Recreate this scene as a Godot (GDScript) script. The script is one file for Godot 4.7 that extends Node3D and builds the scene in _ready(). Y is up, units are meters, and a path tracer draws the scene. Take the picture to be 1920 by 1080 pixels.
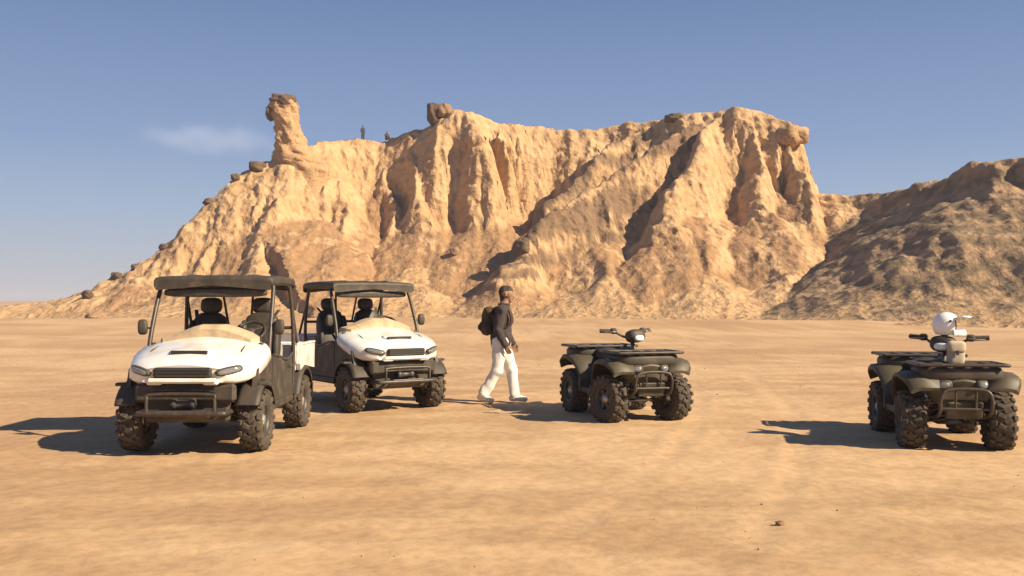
extends Node3D

const SUN := Vector3(0.745, 0.56, 0.365)
var M := {}
var names := {}
var rng := RandomNumberGenerator.new()
var nz := FastNoiseLite.new()
var nb := FastNoiseLite.new()
var nc := FastNoiseLite.new()

func _ready():
	rng.seed = 41
	# ---- camera, sky, sun, exposure
	var cam := Camera3D.new()
	cam.name = "camera"
	cam.fov = 32.55
	cam.near = 0.1
	cam.far = 9000.0
	cam.position = Vector3(0, 1.58, 0)
	cam.rotation_degrees = Vector3(0.68, 0, 0)
	add_child(cam)
	cam.current = true
	var we := WorldEnvironment.new()
	we.name = "world_environment"
	var env := Environment.new()
	env.background_mode = Environment.BG_SKY
	env.sky = make_sky()
	env.background_energy_multiplier = 1.0
	env.ambient_light_source = Environment.AMBIENT_SOURCE_SKY
	env.tonemap_mode = Environment.TONE_MAPPER_LINEAR
	env.tonemap_exposure = 1.95
	env.sdfgi_enabled = true
	env.ssao_enabled = true
	env.ssil_enabled = true
	env.fog_enabled = true
	env.fog_density = 0.0005
	env.fog_light_color = Color(0.66, 0.68, 0.73)
	we.environment = env
	add_child(we)
	var sun := DirectionalLight3D.new()
	sun.name = "sun"
	sun.light_energy = 1.55
	sun.light_color = Color(1.0, 0.92, 0.79)
	sun.light_angular_distance = 0.6
	sun.shadow_enabled = true
	add_child(sun)
	sun.look_at_from_position(SUN.normalized() * 50.0, Vector3.ZERO)
	# ---- structure
	nz.seed = 7
	nz.frequency = 1.0
	nz.fractal_octaves = 4
	nb.seed = 19
	nb.frequency = 1.0
	nb.fractal_type = FastNoiseLite.FRACTAL_NONE
	nc.seed = 33
	nc.frequency = 1.0
	nc.fractal_type = FastNoiseLite.FRACTAL_RIDGED
	nc.fractal_octaves = 3
	make_materials()
	make_ground()
	make_hill()
	make_rocks()
	# ---- objects
	make_things()

# ------------------------------------------------------------------ sky
func lin(r: float, g: float, b: float) -> Vector3:
	var c := Color(r / 255.0, g / 255.0, b / 255.0).srgb_to_linear()
	return Vector3(c.r, c.g, c.b)

func make_sky() -> Sky:
	var w := 1024
	var h := 512
	var img := Image.create(w, h, false, Image.FORMAT_RGBF)
	var stops := [[-90.0, lin(150, 125, 95)], [-1.5, lin(175, 160, 145)], [0.0, lin(194, 190, 192)], [2.0, lin(183, 189, 202)], [5.0, lin(163, 182, 207)], [9.0, lin(139, 163, 200)], [17.0, lin(110, 135, 177)], [30.0, lin(94, 119, 162)], [90.0, lin(66, 90, 135)]]
	var cl := FastNoiseLite.new()
	cl.seed = 5
	cl.frequency = 1.0
	cl.fractal_octaves = 4
	var cloud := lin(176, 188, 214)
	for j in h:
		var el := 90.0 - (j + 0.5) * 180.0 / h
		var k := 0
		while k < stops.size() - 2 and el > stops[k + 1][0]:
			k += 1
		var t: float = clampf((el - stops[k][0]) / (stops[k + 1][0] - stops[k][0]), 0.0, 1.0)
		var base: Vector3 = stops[k][1].lerp(stops[k + 1][1], t)
		for i in w:
			var c := base
			if el > 7.0 and el < 11.0:
				var az := wrapf((i + 0.5) * 360.0 / w, -180.0, 180.0)
				if az > -24.0 and az < -10.0:
					# one small flat cloud, thin at its ends
					var ux := (az + 16.9) / 3.9
					var uy := (el - 8.85) / 0.75
					uy += 0.25 * cl.get_noise_2d(az * 0.45, 3.0)
					var r := ux * ux + uy * uy + 0.7 * cl.get_noise_2d(az * 0.5, el * 1.6)
					var a := clampf(1.15 - r, 0.0, 1.0)
					c = c.lerp(cloud, a * a * (3.0 - 2.0 * a) * 0.9)
			c /= 1.95
			img.set_pixel(i, j, Color(c.x, c.y, c.z))
	var pm := PanoramaSkyMaterial.new()
	pm.panorama = ImageTexture.create_from_image(img)
	var s := Sky.new()
	s.sky_material = pm
	return s

# ------------------------------------------------------------------ materials
func noise_image(size: int, sd: int, freq: float, oct: int, kind := FastNoiseLite.FRACTAL_FBM) -> Image:
	var n := FastNoiseLite.new()
	n.seed = sd
	n.noise_type = FastNoiseLite.TYPE_SIMPLEX_SMOOTH
	n.frequency = freq
	n.fractal_type = kind
	n.fractal_octaves = oct
	var im := n.get_seamless_image(size, size, false, false, 0.15, true)
	im.convert(Image.FORMAT_L8)
	return im

func tint_image(im: Image, ramp: Array, speck: Image = null, speck_at := 200, speck_mul := 0.7) -> ImageTexture:
	var d := im.get_data()
	var lut := []
	for i in 256:
		var t := i / 255.0 * (ramp.size() - 1)
		var k := mini(int(t), ramp.size() - 2)
		lut.append((ramp[k] as Color).lerp(ramp[k + 1], t - k))
	var sp := PackedByteArray()
	if speck != null:
		sp = speck.get_data()
	var o := PackedByteArray()
	o.resize(d.size() * 3)
	for i in d.size():
		var c: Color = lut[d[i]]
		var m := 255.0
		if speck != null and sp[i] > speck_at:
			m = 255.0 * speck_mul
		o[i * 3] = int(c.r * m)
		o[i * 3 + 1] = int(c.g * m)
		o[i * 3 + 2] = int(c.b * m)
	var r := Image.create_from_data(im.get_width(), im.get_height(), false, Image.FORMAT_RGB8, o)
	return ImageTexture.create_from_image(r)

func normal_tex(im: Image, strength: float) -> ImageTexture:
	var c := im.duplicate() as Image
	c.convert(Image.FORMAT_RGBA8)
	c.bump_map_to_normal_map(strength)
	return ImageTexture.create_from_image(c)

func mat(key: String, c: Color, rough := 0.8, metal := 0.0) -> StandardMaterial3D:
	var m := StandardMaterial3D.new()
	m.albedo_color = c.linear_to_srgb()
	m.roughness = rough
	m.metallic = metal
	M[key] = m
	return m

func world_tex(m: StandardMaterial3D, alb: Texture2D, nrm: Texture2D, scale: float, ns: float, world := true):
	m.albedo_texture = alb
	if nrm != null:
		m.normal_enabled = true
		m.normal_texture = nrm
		m.normal_scale = ns
	m.uv1_triplanar = true
	m.uv1_world_triplanar = world
	m.uv1_scale = Vector3.ONE * scale

func make_materials():
	var fine := noise_image(1024, 3, 0.02, 6)
	var grain := noise_image(512, 11, 0.03, 6)
	var speck := noise_image(1024, 8, 0.12, 2)
	var rid := noise_image(512, 21, 0.012, 5, FastNoiseLite.FRACTAL_RIDGED)
	var g := mat("sand", Color.WHITE, 0.95)
	g.vertex_color_use_as_albedo = true
	world_tex(g, tint_image(fine, [Color(0.86, 0.84, 0.81), Color(0.94, 0.93, 0.91), Color(1, 0.99, 0.97)], speck, 212, 0.85), normal_tex(fine, 3.0), 0.27, 0.5)
	var r := mat("rock", Color.WHITE, 0.95)
	r.vertex_color_use_as_albedo = true
	world_tex(r, tint_image(grain, [Color(0.74, 0.71, 0.68), Color(0.94, 0.93, 0.91), Color(1, 1, 1)]), normal_tex(rid, 8.0), 0.075, 1.5)
	var b := mat("boulder", Color(0.34, 0.22, 0.135), 0.95)
	world_tex(b, tint_image(grain, [Color(0.6, 0.56, 0.52), Color(0.92, 0.9, 0.88), Color(1, 1, 1)]), normal_tex(rid, 5.0), 0.4, 0.8)
	var b2 := mat("dark_boulder", Color(0.15, 0.10, 0.07), 0.95)
	world_tex(b2, tint_image(grain, [Color(0.6, 0.56, 0.52), Color(0.92, 0.9, 0.88), Color(1, 1, 1)]), normal_tex(rid, 5.0), 0.4, 0.8)
	var b3 := mat("sandstone", Color(0.50, 0.325, 0.175), 0.95)
	world_tex(b3, tint_image(grain, [Color(0.6, 0.56, 0.52), Color(0.92, 0.9, 0.88), Color(1, 1, 1)]), normal_tex(rid, 5.0), 0.25, 0.9)
	# dust lies in patches with ragged edges on every vehicle surface
	var dust := noise_image(512, 51, 0.011, 6)
	var dust2 := noise_image(512, 52, 0.02, 6)
	var t: StandardMaterial3D
	t = mat("plastic", Color.WHITE, 0.62)
	world_tex(t, tint_image(dust, [Color(0.20, 0.18, 0.155), Color(0.23, 0.205, 0.175), Color(0.275, 0.245, 0.21), Color(0.40, 0.335, 0.265)]), null, 0.9, 0.0, false)
	t = mat("frame_paint", Color.WHITE, 0.45)
	world_tex(t, tint_image(dust2, [Color(0.2, 0.18, 0.16), Color(0.24, 0.21, 0.19), Color(0.36, 0.31, 0.25)]), null, 1.3, 0.0, false)
	t = mat("rubber", Color.WHITE, 0.92)
	world_tex(t, tint_image(dust2, [Color(0.21, 0.19, 0.17), Color(0.265, 0.235, 0.205), Color(0.44, 0.37, 0.29)]), null, 1.6, 0.0, false)
	t = mat("white_paint", Color.WHITE, 0.32)
	t.clearcoat_enabled = true
	t.clearcoat = 0.6
	t.clearcoat_roughness = 0.15
	world_tex(t, tint_image(dust, [Color(0.90, 0.91, 0.91), Color(0.89, 0.89, 0.88), Color(0.86, 0.84, 0.81), Color(0.80, 0.74, 0.66)]), null, 0.7, 0.0, false)
	t = mat("dusty_cowl", Color.WHITE, 0.8)
	world_tex(t, tint_image(dust, [Color(0.62, 0.55, 0.46), Color(0.72, 0.63, 0.51), Color(0.78, 0.68, 0.55)]), null, 1.1, 0.0, false)
	t = mat("vinyl", Color.WHITE, 0.55)
	world_tex(t, tint_image(dust2, [Color(0.2, 0.18, 0.17), Color(0.23, 0.21, 0.19), Color(0.32, 0.28, 0.24)]), null, 1.0, 0.0, false)
	t = mat("olive_plastic", Color.WHITE, 0.58)
	world_tex(t, tint_image(dust, [Color(0.22, 0.195, 0.15), Color(0.26, 0.235, 0.175), Color(0.31, 0.275, 0.21), Color(0.41, 0.355, 0.27)]), null, 0.9, 0.0, false)
	mat("steel", Color(0.32, 0.30, 0.28), 0.42, 0.8)
	mat("alloy", Color(0.42, 0.40, 0.38), 0.45, 0.7)
	mat("dark_steel", Color(0.07, 0.062, 0.055), 0.5, 0.3)
	mat("lens", Color(0.30, 0.31, 0.31), 0.08, 0.5)
	mat("amber", Color(0.5, 0.2, 0.03), 0.25)
	mat("red_lens", Color(0.35, 0.03, 0.02), 0.25)
	mat("grille", Color(0.02, 0.018, 0.016), 0.6)
	mat("mirror_glass", Color(0.5, 0.52, 0.55), 0.08, 0.9)
	mat("yellow_spring", Color(0.35, 0.10, 0.05), 0.5)
	mat("skin", Color(0.27, 0.15, 0.095), 0.6)
	mat("hair", Color(0.035, 0.022, 0.014), 0.7)
	mat("white_cloth", Color(0.72, 0.69, 0.64), 0.95)
	mat("jacket_cloth", Color(0.05, 0.036, 0.036), 0.9)
	mat("pack_cloth", Color(0.06, 0.036, 0.018), 0.9)
	mat("shoe", Color(0.68, 0.60, 0.50), 0.8)
	mat("sole", Color(0.75, 0.72, 0.66), 0.8)
	mat("navy_cloth", Color(0.03, 0.045, 0.07), 0.9)
	mat("maroon_cloth", Color(0.10, 0.03, 0.03), 0.9)
	mat("helmet_white", Color(0.82, 0.81, 0.79), 0.2)
	mat("helmet_dark", Color(0.03, 0.03, 0.03), 0.4)
	mat("beige_cloth", Color(0.47, 0.39, 0.28), 0.95)
	mat("white_pod", Color(0.75, 0.76, 0.76), 0.3)

# ------------------------------------------------------------------ ground
func axis(fine0: float, fine1: float, step: float, lo: float, hi: float, grow: float) -> PackedFloat32Array:
	var a := []
	var x := fine0
	while x <= fine1:
		a.append(x)
		x += step
	var s := step
	x = a[-1]
	while x < hi:
		s *= grow
		x += s
		a.append(minf(x, hi))
	s = step
	x = fine0
	var b := []
	while x > lo:
		s *= grow
		x -= s
		b.append(maxf(x, lo))
	b.reverse()
	b.append_array(a)
	return PackedFloat32Array(b)

var tracks := []   # each: [PackedVector2Array centre line, half width, depth]

func wheel_track(pts: Array, gauge: float, hw: float, depth: float):
	var c := Curve2D.new()
	for i in pts.size():
		var t := Vector2.ZERO
		if i > 0 and i < pts.size() - 1:
			t = (pts[i + 1] - pts[i - 1]) * 0.18
		c.add_point(pts[i], -t, t)
	var line := c.tessellate(4, 2.0)
	for s in [-0.5, 0.5]:
		var o := PackedVector2Array()
		for i in line.size():
			var d: Vector2 = (line[mini(i + 1, line.size() - 1)] - line[maxi(i - 1, 0)]).normalized()
			o.append(line[i] + Vector2(-d.y, d.x) * gauge * s)
		tracks.append([o, hw, depth])

func ground_height(x: float, z: float) -> float:
	var d := sqrt(x * x + z * z)
	var far := clampf((d - 18.0) / 40.0, 0.0, 1.0)
	var fade := clampf(1.0 - (d - 200.0) / 600.0, 0.0, 1.0)
	var y := nz.get_noise_2d(x * 0.03, z * 0.03) * (0.05 + 0.40 * far) * fade
	if d < 60.0:
		y += nz.get_noise_2d(x * 0.35 + 9.0, z * 0.35) * 0.022
		y += nz.get_noise_2d(x * 1.7, z * 1.7 + 40.0) * 0.012
	return y

func make_ground():
	wheel_track([Vector2(0.9, -6.4), Vector2(1.75, -8.6), Vector2(2.55, -11.0), Vector2(3.4, -14.5), Vector2(4.2, -20.0)], 1.25, 0.12, 0.009)
	wheel_track([Vector2(-6.0, -6.6), Vector2(-1.0, -7.6), Vector2(2.5, -7.9), Vector2(6.0, -7.2), Vector2(9.0, -6.0)], 1.27, 0.13, 0.007)
	wheel_track([Vector2(-3.4, -9.6), Vector2(-3.3, -14.0), Vector2(-1.6, -20.0), Vector2(4.0, -30.0)], 1.3, 0.13, 0.010)
	wheel_track([Vector2(-0.6, -14.0), Vector2(1.6, -17.0), Vector2(7.0, -21.0), Vector2(14.0, -23.0)], 1.0, 0.13, 0.012)
	wheel_track([Vector2(-7.0, -17.5), Vector2(0.0, -18.5), Vector2(6.0, -18.0), Vector2(13.0, -15.5)], 1.25, 0.14, 0.012)
	var xs := axis(-8.5, 8.5, 0.075, -4500.0, 4500.0, 1.085)
	var zs := axis(-17.0, -4.6, 0.075, -4500.0, 600.0, 1.085)
	var nx := xs.size()
	var nzz := zs.size()
	var H := PackedFloat32Array()
	H.resize(nx * nzz)
	var W := PackedFloat32Array()
	W.resize(nx * nzz)
	for j in nzz:
		for i in nx:
			H[j * nx + i] = ground_height(xs[i], zs[j])
	# tyre ruts pressed into the sand, with a small bank on either side and lug marks
	for t in tracks:
		var line: PackedVector2Array = t[0]
		var hw: float = t[1]
		var run := 0.0
		for k in line.size() - 1:
			var a := line[k]
			var b := line[k + 1]
			var ab := b - a
			var len := ab.length()
			if len < 0.001:
				continue
			var i0 := xs.bsearch(minf(a.x, b.x) - hw * 2.2)
			var i1 := xs.bsearch(maxf(a.x, b.x) + hw * 2.2)
			var j0 := zs.bsearch(minf(a.y, b.y) - hw * 2.2)
			var j1 := zs.bsearch(maxf(a.y, b.y) + hw * 2.2)
			for j in range(j0, mini(j1, nzz)):
				for i in range(i0, mini(i1, nx)):
					var p := Vector2(xs[i], zs[j]) - a
					var u := p.dot(ab) / (len * len)
					if u < 0.0 or u >= 1.0:
						continue
					var e := absf(p.x * ab.y - p.y * ab.x) / len / hw
					if e > 2.2:
						continue
					var q := 0.0
					var worn := 0.65 + 0.5 * nz.get_noise_2d(xs[i] * 0.9, zs[j] * 0.9 + 77.0)
					if e < 1.0:
						q = -1.0 + 0.35 * sin((run + u * len) * 42.0 + 2.0 * e)
						W[j * nx + i] = maxf(W[j * nx + i], worn)
					else:
						q = 0.55 * sin(PI * (e - 1.0) / 1.2)
						W[j * nx + i] = maxf(W[j * nx + i], worn * (2.2 - e) / 1.2)
					H[j * nx + i] += q * (t[2] as float) * worn
			run += len
	var vs := PackedVector3Array()
	var cs := PackedColorArray()
	var ns := PackedVector3Array()
	vs.resize(nx * nzz)
	cs.resize(nx * nzz)
	ns.resize(nx * nzz)
	var pale := Vector3(0.58, 0.396, 0.226)
	var tan := Vector3(0.455, 0.30, 0.160)
	var red := Vector3(0.43, 0.262, 0.138)
	for j in nzz:
		for i in nx:
			var k := j * nx + i
			var x := xs[i]
			var z := zs[j]
			vs[k] = Vector3(x, H[k], z)
			var i0 := maxi(i - 1, 0)
			var i1 := mini(i + 1, nx - 1)
			var j0 := maxi(j - 1, 0)
			var j1 := mini(j + 1, nzz - 1)
			ns[k] = Vector3(-(H[j * nx + i1] - H[j * nx + i0]) / (xs[i1] - xs[i0]), 1.0, -(H[j1 * nx + i] - H[j0 * nx + i]) / (zs[j1] - zs[j0])).normalized()
			var a := nz.get_noise_2d(x * 0.10 + 5.0, z * 0.22)
			var b := nz.get_noise_2d(x * 0.55, z * 0.9 + 31.0)
			var c := nz.get_noise_2d(x * 0.06 + 60.0, z * 0.06)
			var m := tan.lerp(pale, clampf(0.6 + 1.4 * a + 1.2 * b, 0.0, 1.0))
			m = m.lerp(red, clampf(0.25 + 1.3 * c - 0.5 * b, 0.0, 0.7))
			m = m.lerp(pale, W[k] * 0.7)
			cs[k] = Color(m.x, m.y, m.z)
	var o := mesh_grid(vs, ns, cs, nx, nzz, M.sand)
	o.name = "sand_ground"
	o.set_meta("kind", "structure")
	add_child(o)

func mesh_grid(vs, ns, cs, nx: int, nzz: int, m: Material) -> MeshInstance3D:
	var ix := PackedInt32Array()
	ix.resize((nx - 1) * (nzz - 1) * 6)
	var q := 0
	for j in nzz - 1:
		for i in nx - 1:
			var a := j * nx + i
			var b := a + 1
			var c := a + nx
			var d := c + 1
			ix[q] = a; ix[q + 1] = b; ix[q + 2] = d
			ix[q + 3] = a; ix[q + 4] = d; ix[q + 5] = c
			q += 6
	var arr := []
	arr.resize(Mesh.ARRAY_MAX)
	arr[Mesh.ARRAY_VERTEX] = vs
	arr[Mesh.ARRAY_NORMAL] = ns
	arr[Mesh.ARRAY_COLOR] = cs
	arr[Mesh.ARRAY_INDEX] = ix
	var am := ArrayMesh.new()
	am.add_surface_from_arrays(Mesh.PRIMITIVE_TRIANGLES, arr)
	am.surface_set_material(0, m)
	var o := MeshInstance3D.new()
	o.mesh = am
	return o

# ------------------------------------------------------------------ hill
# A ridge is a line of crest points; the ground falls from it as a cliff (drop, width), then as a slope of loose scree.
func ridge_into(H: PackedFloat32Array, K: PackedFloat32Array, code: float, pts: Array, drop: Array, wide: float, slope: float, back: float, both: bool, x0: float, z0: float, st: float, nx: int, nzz: int, WX: PackedFloat32Array, WZ: PackedFloat32Array, reach: float) -> void:
	var lo := Vector2(1e9, 1e9)
	var hi := Vector2(-1e9, -1e9)
	for p in pts:
		lo = lo.min(Vector2(p.x, p.z))
		hi = hi.max(Vector2(p.x, p.z))
	var i0 := clampi(int((lo.x - reach - x0) / st), 0, nx)
	var i1 := clampi(int((hi.x + reach - x0) / st), 0, nx)
	var j0 := clampi(int((lo.y - reach - z0) / st), 0, nzz)
	var j1 := clampi(int((hi.y + reach - z0) / st), 0, nzz)
	var n := pts.size()
	var ax := PackedFloat32Array()
	var ay := PackedFloat32Array()
	var az := PackedFloat32Array()
	for p in pts:
		ax.append(p.x)
		ay.append(p.y)
		az.append(p.z)
	for j in range(j0, j1):
		for i in range(i0, i1):
			var k := j * nx + i
			var x := x0 + i * st + WX[k]
			var z := z0 + j * st + WZ[k]
			var best := 1e9
			var y := 0.0
			var dr := 0.0
			var side := 1.0
			for s in n - 1:
				var dx := ax[s + 1] - ax[s]
				var dz := az[s + 1] - az[s]
				var px := x - ax[s]
				var pz := z - az[s]
				var u := (px * dx + pz * dz) / (dx * dx + dz * dz)
				if u < 0.0: u = 0.0
				elif u > 1.0: u = 1.0
				var ex := px - u * dx
				var ez := pz - u * dz
				var d2 := ex * ex + ez * ez
				if d2 < best:
					best = d2
					y = ay[s] + u * (ay[s + 1] - ay[s])
					dr = drop[s] + u * (drop[s + 1] - drop[s])
					side = dx * ez - dz * ex
			var d := sqrt(best)
			if d > reach:
				continue
			var h := y
			if side < 0.0 and not both:
				h -= d * back
			else:
				var t := minf(d / wide, 1.0)
				h -= dr * t * t * (3.0 - 2.0 * t) + slope * maxf(d - wide * 0.6, 0.0) + 0.25 * minf(d, wide)
			if h > H[k]:
				H[k] = h
				K[k] = code + (0.5 if d > wide * 0.95 else 0.0)

func V(x: float, y: float, z: float) -> Vector3:
	return Vector3(x, y, z)

func hill_height_at(x: float, z: float) -> float:
	var i := clampi(int((x - HX0) / HST), 0, HNX - 2)
	var j := clampi(int((z - HZ0) / HST), 0, HNZ - 2)
	return HH[j * HNX + i]

const HX0 := -64.0
const HZ0 := -134.0
const HST := 0.24
const HNX := 680
const HNZ := 345
var HH := PackedFloat32Array()

func make_hill():
	var nx := HNX
	var nzz := HNZ
	var tot := nx * nzz
	var WX := PackedFloat32Array()
	var WZ := PackedFloat32Array()
	var K := PackedFloat32Array()
	WX.resize(tot)
	WZ.resize(tot)
	K.resize(tot)
	HH.resize(tot)
	HH.fill(-30.0)
	for j in nzz:
		for i in nx:
			var x := HX0 + i * HST
			var z := HZ0 + j * HST
			var k := j * nx + i
			WX[k] = 0.8 * nb.get_noise_2d(x * 0.16, z * 0.16) + 0.2 * nb.get_noise_2d(x * 0.6, z * 0.6)
			WZ[k] = 0.7 * nb.get_noise_2d(x * 0.22 + 50.0, z * 0.10) + 0.2 * nb.get_noise_2d(x * 0.8, z * 0.2 + 20.0) + 0.10 * nb.get_noise_2d(x * 2.2 + 8.0, z * 0.5)
	var main := [V(-46.7, 0.8, -94.0), V(-44.2, 1.1, -95.0), V(-40.7, 2.8, -96.0), V(-37.6, 4.9, -98.0), V(-34.1, 8.2, -100.0), V(-30.9, 11.9, -102.0), V(-28.1, 14.9, -104.0), V(-25.5, 16.6, -105.0), V(-22.9, 17.5, -106.0), V(-21.0, 19.2, -108.0), V(-19.0, 19.4, -110.0), V(-17.0, 19.6, -112.0), V(-14.8, 19.3, -112.0), V(-12.0, 20.2, -111.0), V(-9.5, 20.8, -110.0), V(-6.7, 22.2, -108.0), V(-4.7, 22.0, -108.0), V(-1.8, 21.2, -110.0), V(2.4, 21.1, -112.0), V(7.9, 20.7, -112.0), V(14.3, 21.4, -110.0), V(19.7, 21.8, -107.0), V(23.8, 21.8, -105.0), V(26.4, 21.5, -104.0), V(28.1, 20.6, -103.0), V(29.6, 19.9, -102.0), V(30.3, 14.0, -101.2), V(31.6, 12.4, -100.0), V(33.9, 12.1, -98.0)]
	var md := [0.1, 0.2, 0.5, 1.0, 1.5, 2.2, 3.0, 4.0, 5.0, 6.5, 7.5, 8.0, 8.5, 9.0, 9.5, 11.0, 11.5, 11.0, 10.0, 9.0, 9.0, 8.5, 8.0, 8.0, 8.0, 8.0, 5.0, 3.0, 2.0]
	ridge_into(HH, K, 1.0, main, md, 6.4, 0.56, 0.9, false, HX0, HZ0, HST, nx, nzz, WX, WZ, 34.0)
	# buttresses and spurs that come down from it
	var sp := [
		[2.0, [V(-27.5, 14.2, -103.5), V(-29.3, 8.5, -98.5), V(-30.5, 4.0, -94.0)], [1.5, 1.3, 0.3], 1.8, 0.66],
		[2.0, [V(-33.5, 8.0, -99.5), V(-35.3, 4.0, -95.5)], [1.0, 0.4], 1.5, 0.62],
		[2.0, [V(-23.3, 17.2, -105.5), V(-23.6, 12.6, -101.0), V(-24.0, 8.0, -96.5), V(-24.3, 4.0, -91.0)], [3.0, 2.6, 1.4, 0.2], 2.4, 0.66],
		[2.0, [V(-19.5, 18.5, -109.0), V(-18.3, 13.0, -104.0), V(-17.4, 8.5, -99.5)], [2.5, 2.2, 0.6], 1.8, 0.72],
		[2.0, [V(-14.8, 18.6, -111.0), V(-13.2, 13.5, -106.5), V(-12.3, 9.5, -102.8)], [3.0, 2.2, 0.6], 1.3, 0.8],
		[2.0, [V(-11.0, 19.8, -109.5), V(-9.8, 14.5, -105.2), V(-9.2, 10.0, -101.8)], [3.5, 2.6, 0.8], 1.4, 0.75],
		[2.0, [V(-5.2, 21.8, -107.5), V(-3.8, 19.6, -105.0), V(-3.2, 18.0, -103.8)], [10.0, 9.0, 8.0], 3.0, 0.6],
		[2.0, [V(-1.0, 20.6, -109.5), V(-0.6, 18.6, -106.5), V(-0.5, 17.0, -105.4)], [8.5, 7.5, 6.5], 2.2, 0.62],
		[3.0, [V(21.9, 21.4, -106.5), V(16.1, 18.3, -103.0), V(10.7, 14.5, -99.0), V(5.1, 10.7, -95.0), V(1.6, 7.8, -92.2), V(0.6, 5.0, -90.0)], [3.0, 4.2, 4.4, 3.6, 2.4, 0.8], 3.0, 0.72],
		[3.0, [V(14.0, 20.6, -109.0), V(8.5, 16.5, -105.0), V(4.5, 12.0, -101.5)], [3.0, 3.0, 2.0], 2.4, 0.85],
		[2.0, [V(22.0, 21.3, -105.0), V(19.5, 17.8, -100.5), V(16.5, 13.4, -96.5), V(14.8, 9.0, -92.8)], [5.0, 5.0, 3.5, 1.0], 3.2, 0.66],
		[2.0, [V(24.8, 21.4, -104.3), V(24.8, 16.0, -99.6), V(24.2, 11.0, -95.5)], [5.0, 3.6, 1.2], 2.2, 0.7],
		[2.0, [V(28.8, 19.8, -102.4), V(28.9, 17.5, -100.4), V(28.8, 9.0, -94.0)], [6.5, 5.0, 0.6], 1.6, 0.7],
		[5.5, [V(-12.0, 8.6, -102.5), V(-9.0, 5.5, -97.0)], [0.1, 0.1], 1.0, 0.48],
		[5.5, [V(-20.0, 6.8, -99.5), V(-18.0, 4.0, -94.0)], [0.1, 0.1], 1.0, 0.46],
		[5.5, [V(-30.0, 4.6, -97.0), V(-29.0, 2.6, -92.0)], [0.1, 0.1], 1.0, 0.42],
		[5.5, [V(8.0, 7.0, -94.0), V(9.0, 4.0, -88.0)], [0.1, 0.1], 1.0, 0.5],
		[5.5, [V(17.0, 9.4, -93.5), V(17.0, 4.0, -86.0)], [0.1, 0.1], 1.0, 0.48],
		[5.5, [V(25.0, 9.8, -94.0), V(24.0, 4.0, -85.0)], [0.1, 0.1], 1.0, 0.5],
	]
	for s in sp:
		ridge_into(HH, K, s[0], s[1], s[2], s[3], s[4], s[4], true, HX0, HZ0, HST, nx, nzz, WX, WZ, 16.0)
	# the darker hill beside it
	var rh := [V(31.6, 12.4, -100.0), V(33.9, 12.0, -98.0), V(36.8, 11.7, -92.0), V(37.2, 12.1, -86.0), V(37.9, 12.5, -81.0), V(39.0, 12.6, -78.0), V(41.0, 12.7, -76.5), V(45.0, 13.6, -76.0), V(51.6, 14.6, -74.0), V(61.6, 15.5, -74.0), V(75.0, 16.0, -72.0), V(90.0, 15.0, -70.0)]
	ridge_into(HH, K, 4.0, rh, [1.0, 1.0, 1.0, 1.0, 1.0, 1.0, 1.5, 2.0, 2.0, 2.0, 2.0, 2.0], 2.0, 0.66, 0.7, false, HX0, HZ0, HST, nx, nzz, WX, WZ, 40.0)
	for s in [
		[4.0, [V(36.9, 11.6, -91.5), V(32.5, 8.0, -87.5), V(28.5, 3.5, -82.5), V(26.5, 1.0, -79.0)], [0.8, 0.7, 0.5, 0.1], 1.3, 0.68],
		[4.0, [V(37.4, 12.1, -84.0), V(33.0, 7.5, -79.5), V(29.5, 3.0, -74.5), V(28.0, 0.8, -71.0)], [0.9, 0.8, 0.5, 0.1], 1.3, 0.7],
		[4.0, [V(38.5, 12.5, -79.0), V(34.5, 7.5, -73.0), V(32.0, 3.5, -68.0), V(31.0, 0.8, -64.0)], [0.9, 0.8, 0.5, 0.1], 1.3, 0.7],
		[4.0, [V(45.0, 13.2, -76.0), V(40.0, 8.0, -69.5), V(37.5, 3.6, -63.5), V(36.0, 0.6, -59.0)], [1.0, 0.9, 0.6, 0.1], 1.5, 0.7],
		[4.0, [V(27.0, 0.1, -57.0), V(30.0, 0.9, -57.0), V(36.0, 1.3, -57.5), V(48.0, 1.6, -58.0)], [0.1, 0.2, 0.2, 0.2], 0.8, 0.28],  # added low bank, its dark hill colour stands in for shade on the ground
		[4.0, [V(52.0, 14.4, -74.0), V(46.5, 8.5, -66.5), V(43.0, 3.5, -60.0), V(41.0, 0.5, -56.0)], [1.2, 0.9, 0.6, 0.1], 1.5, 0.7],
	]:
		ridge_into(HH, K, s[0], s[1], s[2], s[3], s[4], s[4], true, HX0, HZ0, HST, nx, nzz, WX, WZ, 14.0)
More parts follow.
